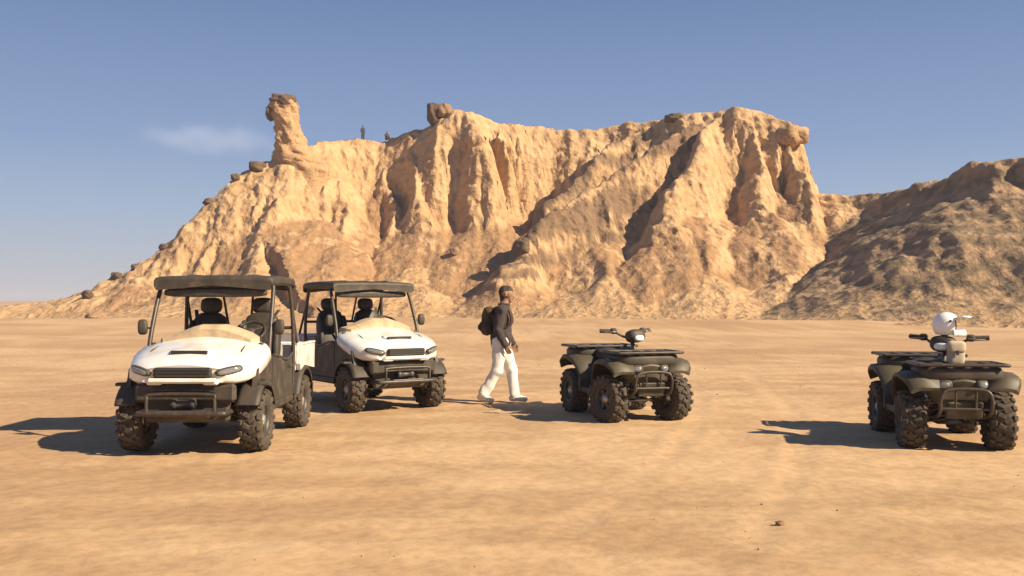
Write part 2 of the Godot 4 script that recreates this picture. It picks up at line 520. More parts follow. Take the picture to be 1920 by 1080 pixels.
	# weathering: rills, ledges and lumps
	for j in nzz:
		for i in nx:
			var k := j * nx + i
			var x := HX0 + i * HST
			var z := HZ0 + j * HST
			var h := HH[k]
			if x > 27.0 and z < -96.0 and K[k] < 4.0:
				# the cliff ends in a sheer face above the saddle
				h = minf(h, maxf(12.3, 20.2 - (x + 0.6 * WX[k] - 29.9 + 0.29 * (z + 102.0)) * 5.0))
			var a := clampf(h / 4.0, 0.0, 1.0)
			if a > 0.0:
				var code := K[k]
				var scree := absf(code - floorf(code)) > 0.2
				var rill := nc.get_noise_2d((x + 0.35 * z) * 0.11, z * 0.035)
				var rill2 := nc.get_noise_2d(x * 0.42 + 11.0, z * 0.09)
				h += a * ((0.16 if scree else 0.32) * rill + (0.08 if scree else 0.13) * rill2)
				h += a * (0.05 if scree else 0.09) * nz.get_noise_2d(x * 0.7, z * 0.7)
				if not scree or code >= 4.0:
					var q := h * 0.9 + 1.2 * nz.get_noise_2d(x * 0.12, z * 0.12 + 9.0)
					h += (0.05 if code >= 4.0 else 0.10) * a * (absf(q - floorf(q) - 0.5) * 4.0 - 1.0)
			if h > 9.0 and z < -98.5:
				var wob := 0.35 * nb.get_noise_2d(h * 0.35, 3.0)
				if absf(x - 0.35 - wob) < 0.36 and h > 12.5 and h < 19.6:
					h -= 1.0
				if absf(x - 23.6 - wob) < 0.36 and h > 13.5 and h < 20.0:
					h -= 1.0
			# foot of the slope runs out in a shallow apron
			var f := -0.50 + 0.3 * nz.get_noise_2d(x * 0.06, z * 0.06) - clampf((8.0 - minf(minf(x - HX0, HX0 + HST * nx - x), HZ0 + HST * nzz - z)) * 0.2, 0.0, 1.0)
			var w := 3.6
			var e := clampf(0.5 + 0.5 * (h - f) / w, 0.0, 1.0)
			HH[k] = lerpf(f, h, e) + w * e * (1.0 - e)
	var vs := PackedVector3Array()
	var cs := PackedColorArray()
	var ns := PackedVector3Array()
	vs.resize(tot)
	cs.resize(tot)
	ns.resize(tot)
	var pale := Vector3(0.565, 0.372, 0.205)
	var buff := Vector3(0.475, 0.305, 0.160)
	var scr := Vector3(0.325, 0.188, 0.096)
	var drift := Vector3(0.46, 0.298, 0.156)
	var dark := Vector3(0.165, 0.105, 0.066)
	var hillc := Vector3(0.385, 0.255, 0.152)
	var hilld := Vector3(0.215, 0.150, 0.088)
	for j in nzz:
		for i in nx:
			var k := j * nx + i
			var x := HX0 + i * HST
			var z := HZ0 + j * HST
			var h := HH[k]
			var a := clampf(h / 3.0, 0.0, 1.0)
			if code_loose(K[k]): a *= 0.35
			vs[k] = Vector3(x + a * 0.15 * nb.get_noise_3d(x * 0.8, h * 0.9, z * 0.8), h, z + a * 0.22 * nb.get_noise_3d(x * 0.9 + 40.0, h * 1.3, z * 0.9))
			if h > 17.2 and h < 19.8 and x > -6.0 and x < 0.2 and z > -109.5:
				# an overhanging bed near the top of the wall
				var lip := clampf((h - 17.9 - 0.4 * nb.get_noise_2d(x * 0.5, 1.0)) / 0.35, 0.0, 1.0) * clampf((19.8 - h) / 1.2, 0.0, 1.0)
				vs[k].z += 0.75 * lip * clampf((x + 6.0) * 1.5, 0.0, 1.0)
			var n1 := nz.get_noise_3d(x * 0.14, h * 0.3, z * 0.14)
			var n2 := nz.get_noise_3d(x * 0.7, h * 1.1, z * 0.7 + 12.0)
			var bed := nb.get_noise_2d(h * 0.75 + 0.6 * n1, 4.0)
			var code := K[k]
			var m := pale.lerp(buff, clampf(0.4 + 1.5 * n1 + 0.9 * bed, 0.0, 1.0))
			var loose := clampf(((1.0 if code - floorf(code) > 0.2 else 0.0) - 0.45 + 0.9 * n2 + 0.7 * n1) * 4.0, 0.0, 1.0)
			if h > 13.0 + 3.0 * n1:
				loose = 0.0
			m = m.lerp(scr, loose * 0.85)
			var fl := floorf(code)
			if fl == 3.0 and h > 3.5:
				# dark broken beds that run with the spur
				var streak := nz.get_noise_2d((x * 0.55 + z * 0.85) * 0.55, h * 0.10 + x * 0.04)
				var cover := 0.34 if not code_loose(code) else -0.22
				m = m.lerp(dark, clampf((cover + 2.0 * streak + 0.6 * n2) * 3.0, 0.0, 1.0) * 0.85)
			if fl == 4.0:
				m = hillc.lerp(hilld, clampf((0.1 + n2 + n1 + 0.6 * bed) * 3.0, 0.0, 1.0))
			# scattered dark stones and dry scrub stains
			if n2 > 0.38 and h > 1.0:
				m = m.lerp(dark * 1.6, 0.4)
			# sand drifted over the foot, in tongues
			if h < 0.9 + 3.0 * n1 + 1.6 * n2:
				m = m.lerp(drift, 0.8)
			cs[k] = Color(m.x, m.y, m.z)
	for j in nzz:
		for i in nx:
			var i0 := maxi(i - 1, 0)
			var i1 := mini(i + 1, nx - 1)
			var j0 := maxi(j - 1, 0)
			var j1 := mini(j + 1, nzz - 1)
			var ex := vs[j * nx + i1] - vs[j * nx + i0]
			var ez := vs[j1 * nx + i] - vs[j0 * nx + i]
			ns[j * nx + i] = ez.cross(ex).normalized()
	var o := mesh_grid(vs, ns, cs, nx, nzz, M.rock)
	o.name = "rocky_hill"
	o.set_meta("kind", "structure")
	add_child(o)

func rock_mesh(st: SurfaceTool, sz: Vector3, sd: int, rough := 0.28, seg := 18, lean := Vector3.ZERO):
	var rings := []
	for j in seg + 1:
		var v := PI * (j / float(seg)) - PI * 0.5
		var ring := PackedVector3Array()
		for k in seg * 2:
			var u := TAU * k / (seg * 2.0)
			var d := Vector3(cos(v) * cos(u), sin(v), cos(v) * sin(u))
			var q := pow(pow(absf(d.x), 3.2) + pow(absf(d.y), 3.2) + pow(absf(d.z), 3.2), -1.0 / 3.2)
			var r := 1.0 + rough * nz.get_noise_3d(d.x * 1.1 + sd * 7.3, d.y * 1.1, d.z * 1.1) * 1.6 + rough * 0.4 * nz.get_noise_3d(d.x * 3.5 + sd, d.y * 5.0, d.z * 3.5)
			var p := d * q * r * sz * 0.5
			ring.append(p + lean * (p.y / sz.y + 0.5) + Vector3(0, sz.y * 0.5, 0))
		rings.append(ring)
	loft(st, rings, true, false)

func boulder(called: String, at: Vector3, sz: Vector3, m: Material, label: String, cat: String, sd: int, group := "", lean := Vector3.ZERO) -> Node3D:
	var st := tool()
	rock_mesh(st, sz, sd, 0.28, 14, lean)
	st.generate_normals()
	st.set_material(m)
	var o := MeshInstance3D.new()
	o.mesh = st.commit()
	o.name = called
	add_child(o, true)
	o.position = at
	o.rotation.y = sd * 1.7
	o.set_meta("label", label)
	o.set_meta("category", cat)
	if group != "":
		o.set_meta("group", group)
	return o

func on_hill(x: float, z: float, sink := 0.2) -> Vector3:
	return Vector3(x, maxf(hill_height_at(x, z), ground_height(x, z)) - sink, z)

func code_loose(c: float) -> bool:
	return c - floorf(c) > 0.2

func make_rocks():
	# the leaning pillar: a stack of weathered sandstone beds with a dark cap
	var base := Vector3(-23.9, 16.2, -105.2)
	var sp := thing("rock_pillar", "leaning sandstone rock pillar with dark cap on the hill crest", "rock pillar", base)
	var beds := [[-5.0, 1.6, 3.4, 2.6], [-1.0, 1.3, 3.0, 2.3], [0.0, 0.95, 2.5, 2.0], [0.8, 0.6, 2.0, 1.75], [1.6, 0.35, 1.62, 1.5], [2.6, 0.15, 1.45, 1.35], [3.6, 0.0, 1.32, 1.3], [4.5, -0.2, 1.25, 1.25], [5.2, -0.45, 1.4, 1.3], [5.9, -0.55, 1.45, 1.3], [6.5, -0.45, 1.3, 1.15], [6.9, -0.4, 0.9, 0.8], [7.05, -0.4, 0.4, 0.4]]
	var st := tool()
	var rings := []
	for q in 56:
		var u := q / 55.0 * (beds.size() - 1.001)
		var k := int(u)
		var f: float = u - k
		f = f * f * (3.0 - 2.0 * f)
		var y: float = lerpf(beds[k][0], beds[k + 1][0], f)
		var ox: float = lerpf(beds[k][1], beds[k + 1][1], f)
		var rx: float = lerpf(beds[k][2], beds[k + 1][2], f)
		var rz: float = lerpf(beds[k][3], beds[k + 1][3], f)
		var ledge := 1.0 + 0.04 * nb.get_noise_2d(y * 3.1, 2.0)
		var ring := PackedVector3Array()
		for c in 40:
			var an := TAU * c / 40.0
			var d := Vector3(cos(an), 0, sin(an))
			var r := ledge * (1.0 + 0.42 * nz.get_noise_3d(d.x * 1.1, y * 0.5, d.z * 1.1) + 0.16 * nz.get_noise_3d(d.x * 3.0, y * 2.4, d.z * 3.0))
			ring.append(Vector3(ox + d.x * rx * r, y, d.z * rz * r))
		rings.append(ring)
	loft(st, rings, true, true)
	done(st, M.sandstone, "pillar_shaft", sp)
	st = tool()
	rock_mesh(st, Vector3(2.3, 1.25, 2.2), 3, 0.4, 18, Vector3(0.5, 0, 0))
	var cap := done(st, M.dark_boulder, "cap_rock", sp, "dark overhanging cap rock")
	cap.position = Vector3(-1.0, 6.05, 0.05)
	cap.rotation.z = -0.2
	st = tool()
	rock_mesh(st, Vector3(1.1, 1.5, 1.3), 8, 0.35, 12)
	var nose := done(st, M.dark_boulder, "side_ledge", sp)
	nose.position = Vector3(-1.75, 4.55, 0.2)
	# blocks on the crest
	boulder("crest_rock", Vector3(-8.6, 20.9, -109.0), Vector3(1.5, 2.3, 1.7), M.dark_boulder, "tall dark rock block standing on the crest above the cliff", "rock", 11)
	boulder("crest_rock", Vector3(-7.4, 21.6, -108.6), Vector3(1.4, 1.5, 1.5), M.boulder, "brown rock block leaning on the tall dark crest block", "rock", 12)
	boulder("crest_rock", Vector3(28.9, 17.4, -101.7), Vector3(3.0, 2.2, 2.6), M.sandstone, "pale rock jutting over the steep end of the cliff", "rock", 13)
	boulder("crest_rock", Vector3(17.6, 20.9, -107.4), Vector3(2.0, 1.0, 1.6), M.dark_boulder, "flat dark rock lying on the high crest", "rock", 14)
	# loose stones along the skyline of the long slope and at its foot
	var g := "loose rocks on the hill slope"
	var which := ["first and largest", "second", "third", "fourth", "fifth", "sixth"]
	var spots := [[-26.9, -104.0, 1.3], [-28.9, -103.0, 0.9], [-31.2, -101.6, 0.9], [-35.0, -99.2, 0.8], [-37.4, -97.8, 0.7], [-38.8, -96.8, 0.9]]
	for n in spots.size():
		var q: Array = spots[n]
		boulder("loose_rock", on_hill(q[0], q[1], 0.15), Vector3(q[2] * 1.3, q[2] * 0.8, q[2]), M.dark_boulder, "%s dark loose rock down the skyline from the rock pillar" % which[n], "rock", int(absf(q[0]) * 3.0), g)
	boulder("loose_rock", on_hill(-39.8, -92.5, 0.1), Vector3(1.1, 0.75, 0.8), M.dark_boulder, "dark rock alone at the foot of the long slope", "rock", 31, g)
	boulder("loose_rock", on_hill(-33.0, -78.5, 0.12), Vector3(1.7, 0.55, 1.1), M.boulder, "flat reddish rock lying on the sand before the hill", "rock", 32, g)
	boulder("loose_rock", on_hill(0.9, -91.0, 0.2), Vector3(1.5, 1.5, 1.3), M.dark_boulder, "dark rock at the lower end of the dark spur", "rock", 33, g)
	boulder("loose_rock", on_hill(-5.6, -96.5, 0.15), Vector3(0.9, 0.8, 0.8), M.boulder, "brown rock resting on the scree below the cliff wall", "rock", 34, g)
	# a stone half sunk in the sand near the tracks
	boulder("sand_stone", Vector3(1.87, ground_height(1.87, -6.9) - 0.012, -6.9), Vector3(0.06, 0.035, 0.045), M.boulder, "small brown stone half sunk in the open sand", "stone", 35)
	# gravel and clods, too many and too small to count
	var gs := tool()
	rock_mesh(gs, Vector3(1, 0.6, 0.9), 5, 0.35, 4)
	gs.generate_normals()
	gs.set_material(M.sandstone)
	var mm := MultiMesh.new()
	mm.transform_format = MultiMesh.TRANSFORM_3D
	mm.mesh = gs.commit()
	mm.instance_count = 700
	for i in 700:
		var z := -4.8 - pow(rng.randf(), 1.6) * 42.0
		var x := rng.randf_range(-0.62, 0.62) * absf(z)
		var cl := nz.get_noise_2d(x * 0.25, z * 0.25 + 90.0)
		if cl < -0.05:
			x += 1.5
		var s := 0.005 + 0.016 * pow(rng.randf(), 4.0)
		if z < -16.0:
			s *= 2.2
		mm.set_instance_transform(i, Transform3D(Basis(Vector3.UP, rng.randf() * TAU).scaled(Vector3.ONE * s), Vector3(x, ground_height(x, z) - s * 0.15, z)))
	var go := MultiMeshInstance3D.new()
	go.multimesh = mm
	go.name = "gravel"
	go.set_meta("kind", "stuff")
	go.set_meta("label", "fine gravel and clods strewn over the sand")
	go.set_meta("category", "gravel")
	add_child(go)

# ------------------------------------------------------------------ mesh tools
func tri(st: SurfaceTool, a: Vector3, b: Vector3, c: Vector3, out := Vector3.ZERO):
	if out != Vector3.ZERO and (c - a).cross(b - a).dot(out) < 0.0:
		var t := b
		b = c
		c = t
	st.add_vertex(a)
	st.add_vertex(b)
	st.add_vertex(c)

func quad(st: SurfaceTool, a: Vector3, b: Vector3, c: Vector3, d: Vector3, out := Vector3.ZERO):
	tri(st, a, b, c, out)
	tri(st, a, c, d, out)

func tool() -> SurfaceTool:
	var st := SurfaceTool.new()
	st.begin(Mesh.PRIMITIVE_TRIANGLES)
	return st

func done(st: SurfaceTool, m: Material, called: String, parent: Node3D, label := "") -> MeshInstance3D:
	st.generate_normals()
	st.set_material(m)
	var o := MeshInstance3D.new()
	o.mesh = st.commit()
	o.name = called
	if label != "":
		o.set_meta("label", label)
	parent.add_child(o, true)
	return o

func box(st: SurfaceTool, c: Vector3, s: Vector3, bev := 0.012, bs := Basis()):
	st.set_smooth_group(-1)
	var h := s * 0.5
	bev = minf(bev, minf(h.x, minf(h.y, h.z)) * 0.7)
	var P := {}
	for sx in [-1, 1]:
		for sy in [-1, 1]:
			for sz in [-1, 1]:
				var k := Vector3(sx, sy, sz)
				P[[sx, sy, sz, 0]] = c + bs * (k * Vector3(h.x, h.y - bev, h.z - bev))
				P[[sx, sy, sz, 1]] = c + bs * (k * Vector3(h.x - bev, h.y, h.z - bev))
				P[[sx, sy, sz, 2]] = c + bs * (k * Vector3(h.x - bev, h.y - bev, h.z))
				tri(st, P[[sx, sy, sz, 0]], P[[sx, sy, sz, 1]], P[[sx, sy, sz, 2]], bs * k)
	for s1 in [-1, 1]:
		quad(st, P[[s1, -1, -1, 0]], P[[s1, 1, -1, 0]], P[[s1, 1, 1, 0]], P[[s1, -1, 1, 0]], bs * Vector3(s1, 0, 0))
		quad(st, P[[-1, s1, -1, 1]], P[[1, s1, -1, 1]], P[[1, s1, 1, 1]], P[[-1, s1, 1, 1]], bs * Vector3(0, s1, 0))
		quad(st, P[[-1, -1, s1, 2]], P[[1, -1, s1, 2]], P[[1, 1, s1, 2]], P[[-1, 1, s1, 2]], bs * Vector3(0, 0, s1))
		for s2 in [-1, 1]:
			quad(st, P[[s1, s2, -1, 0]], P[[s1, s2, 1, 0]], P[[s1, s2, 1, 1]], P[[s1, s2, -1, 1]], bs * Vector3(s1, s2, 0))
			quad(st, P[[s1, -1, s2, 0]], P[[s1, 1, s2, 0]], P[[s1, 1, s2, 2]], P[[s1, -1, s2, 2]], bs * Vector3(s1, 0, s2))
			quad(st, P[[-1, s1, s2, 1]], P[[1, s1, s2, 1]], P[[1, s1, s2, 2]], P[[-1, s1, s2, 2]], bs * Vector3(0, s1, s2))

func tube(st: SurfaceTool, pts: Array, r: float, sides := 8, r2 := -1.0, closed := false):
	st.set_smooth_group(1)
	if r2 < 0.0:
		r2 = r
	var n := pts.size()
	var rings := []
	var up := Vector3.ZERO
	for i in n:
		var a: Vector3 = pts[(i - 1 + n) % n] if closed or i > 0 else pts[i]
		var b: Vector3 = pts[(i + 1) % n] if closed or i < n - 1 else pts[i]
		var d := (b - a).normalized()
		if up == Vector3.ZERO:
			up = Vector3.UP if absf(d.y) < 0.9 else Vector3.RIGHT
		var x := up.cross(d).normalized()
		up = d.cross(x).normalized()
		var ring := PackedVector3Array()
		var rr := lerpf(r, r2, i / maxf(n - 1.0, 1.0))
		for k in sides:
			var an := TAU * k / sides
			ring.append(pts[i] + (x * cos(an) + up * sin(an)) * rr)
		rings.append(ring)
	if closed:
		rings.append(rings[0])
	loft(st, rings, true, not closed)

func loft(st: SurfaceTool, rings: Array, closed := true, caps := true, group := 1):
	st.set_smooth_group(group)
	for i in rings.size() - 1:
		var a: PackedVector3Array = rings[i]
		var b: PackedVector3Array = rings[i + 1]
		var n := a.size()
		for k in (n if closed else n - 1):
			var k2 := (k + 1) % n
			tri(st, a[k], b[k], b[k2])
			tri(st, a[k], b[k2], a[k2])
	if caps and closed:
		st.set_smooth_group(-1)
		for e in [0, rings.size() - 1]:
			var ring: PackedVector3Array = rings[e]
			var c := Vector3.ZERO
			for p in ring:
				c += p
			c /= ring.size()
			for k in ring.size():
				var k2 := (k + 1) % ring.size()
				if e == 0:
					tri(st, c, ring[k], ring[k2])
				else:
					tri(st, c, ring[k2], ring[k])

# profile points are (radius, along the axis); the axis is local x
func lathe(st: SurfaceTool, prof: Array, segs: int, at: Vector3, closed := false, group := 1, bs := Basis()):
	var rings := []
	for k in segs:
		var an := TAU * k / segs
		var ring := PackedVector3Array()
		for p in prof:
			ring.append(at + bs * Vector3(p.y, sin(an) * p.x, cos(an) * p.x))
		rings.append(ring)
	rings.append(rings[0])
	loft(st, rings, closed, false, group)

func prism(st: SurfaceTool, poly: PackedVector2Array, depth: float, xf: Transform3D, group := -1):
	st.set_smooth_group(group)
	var h := depth * 0.5
	var t := Geometry2D.triangulate_polygon(poly)
	for s in [-1.0, 1.0]:
		for i in range(0, t.size(), 3):
			tri(st, xf * Vector3(poly[t[i]].x, poly[t[i]].y, h * s), xf * Vector3(poly[t[i + 1]].x, poly[t[i + 1]].y, h * s), xf * Vector3(poly[t[i + 2]].x, poly[t[i + 2]].y, h * s), xf.basis * Vector3(0, 0, s))
	var cw := Geometry2D.is_polygon_clockwise(poly)
	for i in poly.size():
		var a := poly[i]
		var b := poly[(i + 1) % poly.size()]
		var n := Vector2(b.y - a.y, a.x - b.x) * (-1.0 if cw else 1.0)
		quad(st, xf * Vector3(a.x, a.y, -h), xf * Vector3(b.x, b.y, -h), xf * Vector3(b.x, b.y, h), xf * Vector3(a.x, a.y, h), xf.basis * Vector3(n.x, n.y, 0))

# a rounded lump: a box rounded towards an ellipsoid by the exponent e
func lump(st: SurfaceTool, c: Vector3, s: Vector3, e := 2.5, bs := Basis(), seg := 14):
	var rings := []
	for j in seg + 1:
		var v := PI * (j / float(seg)) - PI * 0.5
		var ring := PackedVector3Array()
		for k in seg * 2:
			var u := TAU * k / (seg * 2.0)
			var d := Vector3(cos(v) * cos(u), sin(v), cos(v) * sin(u))
			var q := pow(pow(absf(d.x), e) + pow(absf(d.y), e) + pow(absf(d.z), e), -1.0 / e)
			ring.append(c + bs * (d * q * s * 0.5))
		rings.append(ring)
	loft(st, rings, true, false)

func smooth_path(pts: Array, per := 5) -> Array:
	var o := []
	for i in pts.size() - 1:
		var p0: Vector3 = pts[maxi(i - 1, 0)]
		var p3: Vector3 = pts[mini(i + 2, pts.size() - 1)]
		for k in per:
			o.append((pts[i] as Vector3).cubic_interpolate(pts[i + 1], p0, p3, k / float(per)))
	o.append(pts[-1])
	return o

func thing(called: String, label: String, category: String, at := Vector3.ZERO, turn := 0.0, group := "") -> Node3D:
	var o := Node3D.new()
	o.name = called
	add_child(o, true)
	o.position = at
	o.rotation.y = turn
	o.set_meta("label", label)
	o.set_meta("category", category)
	if group != "":
		o.set_meta("group", group)
	return o

func node(called: String, parent: Node3D, at := Vector3.ZERO, turn := 0.0) -> Node3D:
	var o := Node3D.new()
	o.name = called
	parent.add_child(o, true)
	o.position = at
	o.rotation.y = turn
	return o

# ------------------------------------------------------------------ bodies as blended tapered capsules, meshed as surface nets
func sdf_mesh(st: SurfaceTool, bones: Array, cell: float, blend: float, wrinkle := 0.0, wfreq := 14.0):
	var lo := Vector3.ONE * 1e9
	var hi := -lo
	for b in bones:
		var r: float = maxf(b[2], b[3]) + cell * 3.0 + blend
		lo = lo.min(b[0] - Vector3.ONE * r).min(b[1] - Vector3.ONE * r)
		hi = hi.max(b[0] + Vector3.ONE * r).max(b[1] + Vector3.ONE * r)
	var n := Vector3i((hi - lo) / cell) + Vector3i.ONE * 2
	var sy := n.x
	var sz := n.x * n.y
	var D := PackedFloat32Array()
	D.resize(n.x * n.y * n.z)
	D.fill(1.0)
	for b in bones:
		var a: Vector3 = b[0]
		var ab: Vector3 = (b[1] as Vector3) - a
		var l2 := maxf(ab.length_squared(), 1e-9)
		var ra: float = b[2]
		var rb: float = b[3]
		var sc: Vector3 = b[4] if b.size() > 4 else Vector3.ONE   # squash of the cross-section
		var m: float = maxf(ra, rb) + blend * 1.5 + cell * 2.0
		var i0 := Vector3i((a.min(b[1]) - Vector3.ONE * m - lo) / cell).clamp(Vector3i.ZERO, n - Vector3i.ONE)
		var i1 := Vector3i((a.max(b[1]) + Vector3.ONE * m - lo) / cell).clamp(Vector3i.ZERO, n - Vector3i.ONE)
		for z in range(i0.z, i1.z + 1):
			for y in range(i0.y, i1.y + 1):
				for x in range(i0.x, i1.x + 1):
					var p := lo + Vector3(x, y, z) * cell - a
					var u := clampf(p.dot(ab) / l2, 0.0, 1.0)
					var q := (p - ab * u) * sc
					var d := q.length() - lerpf(ra, rb, u)
					var k := x + y * sy + z * sz
					var o := D[k]
					var h := clampf(0.5 + 0.5 * (o - d) / blend, 0.0, 1.0)
					D[k] = lerpf(o, d, h) - blend * h * (1.0 - h)
	if wrinkle > 0.0:
		for z in n.z:
			for y in n.y:
				for x in n.x:
					var k := x + y * sy + z * sz
					if absf(D[k]) < 0.05:
						var p := lo + Vector3(x, y, z) * cell
						D[k] += wrinkle * nb.get_noise_3d(p.x * wfreq, p.y * wfreq * 0.8 + p.x * wfreq * 0.4, p.z * wfreq)
	var idx := {}
	var off := [0, 1, sy, sy + 1, sz, sz + 1, sz + sy, sz + sy + 1]
	st.set_smooth_group(1)
	for z in n.z - 1:
		for y in n.y - 1:
			for x in n.x - 1:
				var k := x + y * sy + z * sz
				var d0 := D[k]
				if absf(d0) > cell * 2.5:
					continue
				var cnt := 0
				var mask := 0
				for c in 8:
					if D[k + off[c]] < 0.0:
						mask |= 1 << c
				if mask == 0 or mask == 255:
					continue
				var acc := Vector3.ZERO
				for e in EDGES:
					var m0 := (mask >> (e[0] as int)) & 1
					var m1 := (mask >> (e[1] as int)) & 1
					if m0 == m1:
						continue
					var da := D[k + off[e[0]]]
					var db := D[k + off[e[1]]]
					var t := da / (da - db)
					var pa := Vector3(e[0] & 1, (e[0] >> 1) & 1, e[0] >> 2)
					var pb := Vector3(e[1] & 1, (e[1] >> 1) & 1, e[1] >> 2)
					acc += pa.lerp(pb, t)
					cnt += 1
				idx[k] = lo + (Vector3(x, y, z) + acc / cnt) * cell
	for k in idx:
		var x: int = k % sy
		var y: int = (k / sy) % n.y
		var z: int = k / sz
		if x < 1 or y < 1 or z < 1:
			continue
		var s0 := D[k] < 0.0
		for ax in 3:
			var st1: int = [1, sy, sz][ax]
			var u: int = [sy, sz, 1][ax]
			var v: int = [sz, 1, sy][ax]
			var s1 := D[k + st1] < 0.0
			if s0 == s1:
				continue
			if not (idx.has(k - u) and idx.has(k - v) and idx.has(k - u - v)):
				continue
			var a: Vector3 = idx[k]
			var b: Vector3 = idx[k - u]
			var c: Vector3 = idx[k - u - v]
			var d: Vector3 = idx[k - v]
			if s0:
				tri(st, a, c, b)
				tri(st, a, d, c)
			else:
				tri(st, a, b, c)
				tri(st, a, c, d)

const EDGES := [[0, 1], [2, 3], [4, 5], [6, 7], [0, 2], [1, 3], [4, 6], [5, 7], [0, 4], [1, 5], [2, 6], [3, 7]]

# ------------------------------------------------------------------ wheels
var mesh_cache := {}

func cached(key: String, m: Material, called: String, parent: Node3D, build: Callable, at := Vector3.ZERO) -> MeshInstance3D:
	if not mesh_cache.has(key):
		var st := tool()
		build.call(st)
		st.generate_normals()
		st.set_material(m)
		mesh_cache[key] = st.commit()
	var o := MeshInstance3D.new()
	o.mesh = mesh_cache[key]
	o.name = called
	o.position = at
	parent.add_child(o, true)
	return o

# an off-road wheel round local x: knobby tyre, rim with holes, hub
func wheel(parent: Node3D, at: Vector3, rad: float, wid: float, rim_r: float, turn := 0.0, rim_mat: Material = null):
	var w := node("wheel", parent, at, turn)
	var key := "%.3f_%.3f" % [rad, wid]
	cached("tyre" + key, M.rubber, "tyre", w, func(st):
		var h := wid * 0.5
		var b := rad - 0.018
		lathe(st, [Vector2(rim_r, -h * 0.72), Vector2(rim_r + 0.02, -h * 0.9), Vector2(lerpf(rim_r, b, 0.55), -h), Vector2(b - 0.035, -h * 0.95), Vector2(b - 0.008, -h * 0.74), Vector2(b, -h * 0.4), Vector2(b, h * 0.4), Vector2(b - 0.008, h * 0.74), Vector2(b - 0.035, h * 0.95), Vector2(lerpf(rim_r, b, 0.55), h), Vector2(rim_r + 0.02, h * 0.9), Vector2(rim_r, h * 0.72)], 40, Vector3.ZERO, true)
		# chunky lugs: staggered centre blocks and long shoulder blocks
		var nl := 17
		for k in nl:
			for s in [-1.0, 1.0]:
				var an: float = TAU * (k + (0.25 if s > 0.0 else 0.75)) / nl
				var bs := Basis(Vector3.RIGHT, -an)
				var cen := bs * Vector3(s * h * 0.24, 0, rad - 0.014)
				box(st, cen, Vector3(h * 0.62, rad * 0.16, 0.03), 0.005, bs * Basis(Vector3(0, 0, 1), s * 0.45))
				var an2: float = TAU * (k + (0.55 if s > 0.0 else 0.05)) / nl
				var bs2 := Basis(Vector3.RIGHT, -an2)
				box(st, bs2 * Vector3(s * h * 0.78, 0, rad - 0.03), Vector3(h * 0.42, rad * 0.17, 0.045), 0.006, bs2 * Basis(Vector3(0, 1, 0), s * 0.4)))
	cached("rim" + key, M.dark_steel if rim_mat == null else rim_mat, "rim", w, func(st):
		var h := wid * 0.5
		for s in [-1.0, 1.0]:
			lathe(st, [Vector2(rim_r + 0.012, s * h * 0.74), Vector2(rim_r + 0.012, s * h * 0.82), Vector2(rim_r - 0.008, s * h * 0.82), Vector2(rim_r - 0.02, s * h * 0.55), Vector2(rim_r - 0.022, 0.0)], 30, Vector3.ZERO)
			for k in 6:
				var an := TAU * k / 6.0
				var bs := Basis(Vector3.RIGHT, -an)
				box(st, bs * Vector3(s * h * 0.5, 0, rim_r * 0.55), Vector3(0.018, rim_r * 0.42, rim_r * 0.9), 0.006, bs))
	cached("hub" + key, M.alloy, "hub", w, func(st):
		for s in [-1.0, 1.0]:
			var e: float = s * wid * 0.5
			lathe(st, [Vector2(0.0, e * 0.74), Vector2(0.03, e * 0.73), Vector2(0.036, e * 0.66), Vector2(0.06, e * 0.6), Vector2(0.06, e * 0.4)], 16, Vector3.ZERO)
			for k in 4:
				var an := TAU * (k + 0.5) / 4.0
				lump(st, Vector3(e * 0.62, sin(an) * 0.045, cos(an) * 0.045), Vector3(0.02, 0.016, 0.016), 3.0, Basis(), 5))
	return w

func shock(parent: Node3D, top: Vector3, bot: Vector3):
	var s := node("shock_absorber", parent)
	var st := tool()
	tube(st, [bot, top], 0.016, 8)
	tube(st, [top.lerp(bot, 0.05), top.lerp(bot, 0.45)], 0.026, 10)
	done(st, M.steel, "damper", s)
	st = tool()
	var d := bot - top
	var x := d.cross(Vector3.FORWARD).normalized()
	var y := d.cross(x).normalized()
	var pts := []
	for k in 56:
		var u := k / 55.0
		var an := u * TAU * 6.0
		pts.append(top + d * (0.12 + 0.76 * u) + (x * cos(an) + y * sin(an)) * 0.037)
	tube(st, pts, 0.007, 5)
	done(st, M.yellow_spring, "coil_spring", s)

func arm(st: SurfaceTool, inner_a: Vector3, inner_b: Vector3, outer: Vector3):
	tube(st, [inner_a, outer], 0.016, 7)
	tube(st, [inner_b, outer], 0.016, 7)

# sections from nose to tail; each [z, half width, lower edge, shoulder, crown]
func shell_ring(s: Array) -> PackedVector3Array:
	var z: float = s[0]
	var w: float = s[1]
	var b: float = s[2]
	var sh: float = s[3]
	var t: float = s[4]
	var back: float = s[5] if s.size() > 5 else 0.0   # how far the edges sweep back
	var o := PackedVector3Array()
	for q in [[-0.90, 0.0, 1.0], [-1.0, 0.18, 1.0], [-0.985, 0.62, 0.9], [-0.93, 1.0, 0.75]]:
		o.append(Vector3(w * q[0], lerpf(b, sh, q[1]), z - back * q[2]))
	for q in [[-0.72, 0.36], [-0.45, 0.72], [-0.2, 0.93], [0.0, 1.0], [0.2, 0.93], [0.45, 0.72], [0.72, 0.36]]:
		o.append(Vector3(w * q[0], lerpf(sh, t, q[1]), z - back * absf(q[0]) * 0.7 * absf(q[0])))
	for q in [[0.93, 1.0, 0.75], [0.985, 0.62, 0.9], [1.0, 0.18, 1.0], [0.90, 0.0, 1.0]]:
		o.append(Vector3(w * q[0], lerpf(b, sh, q[1]), z - back * q[2]))
	return o

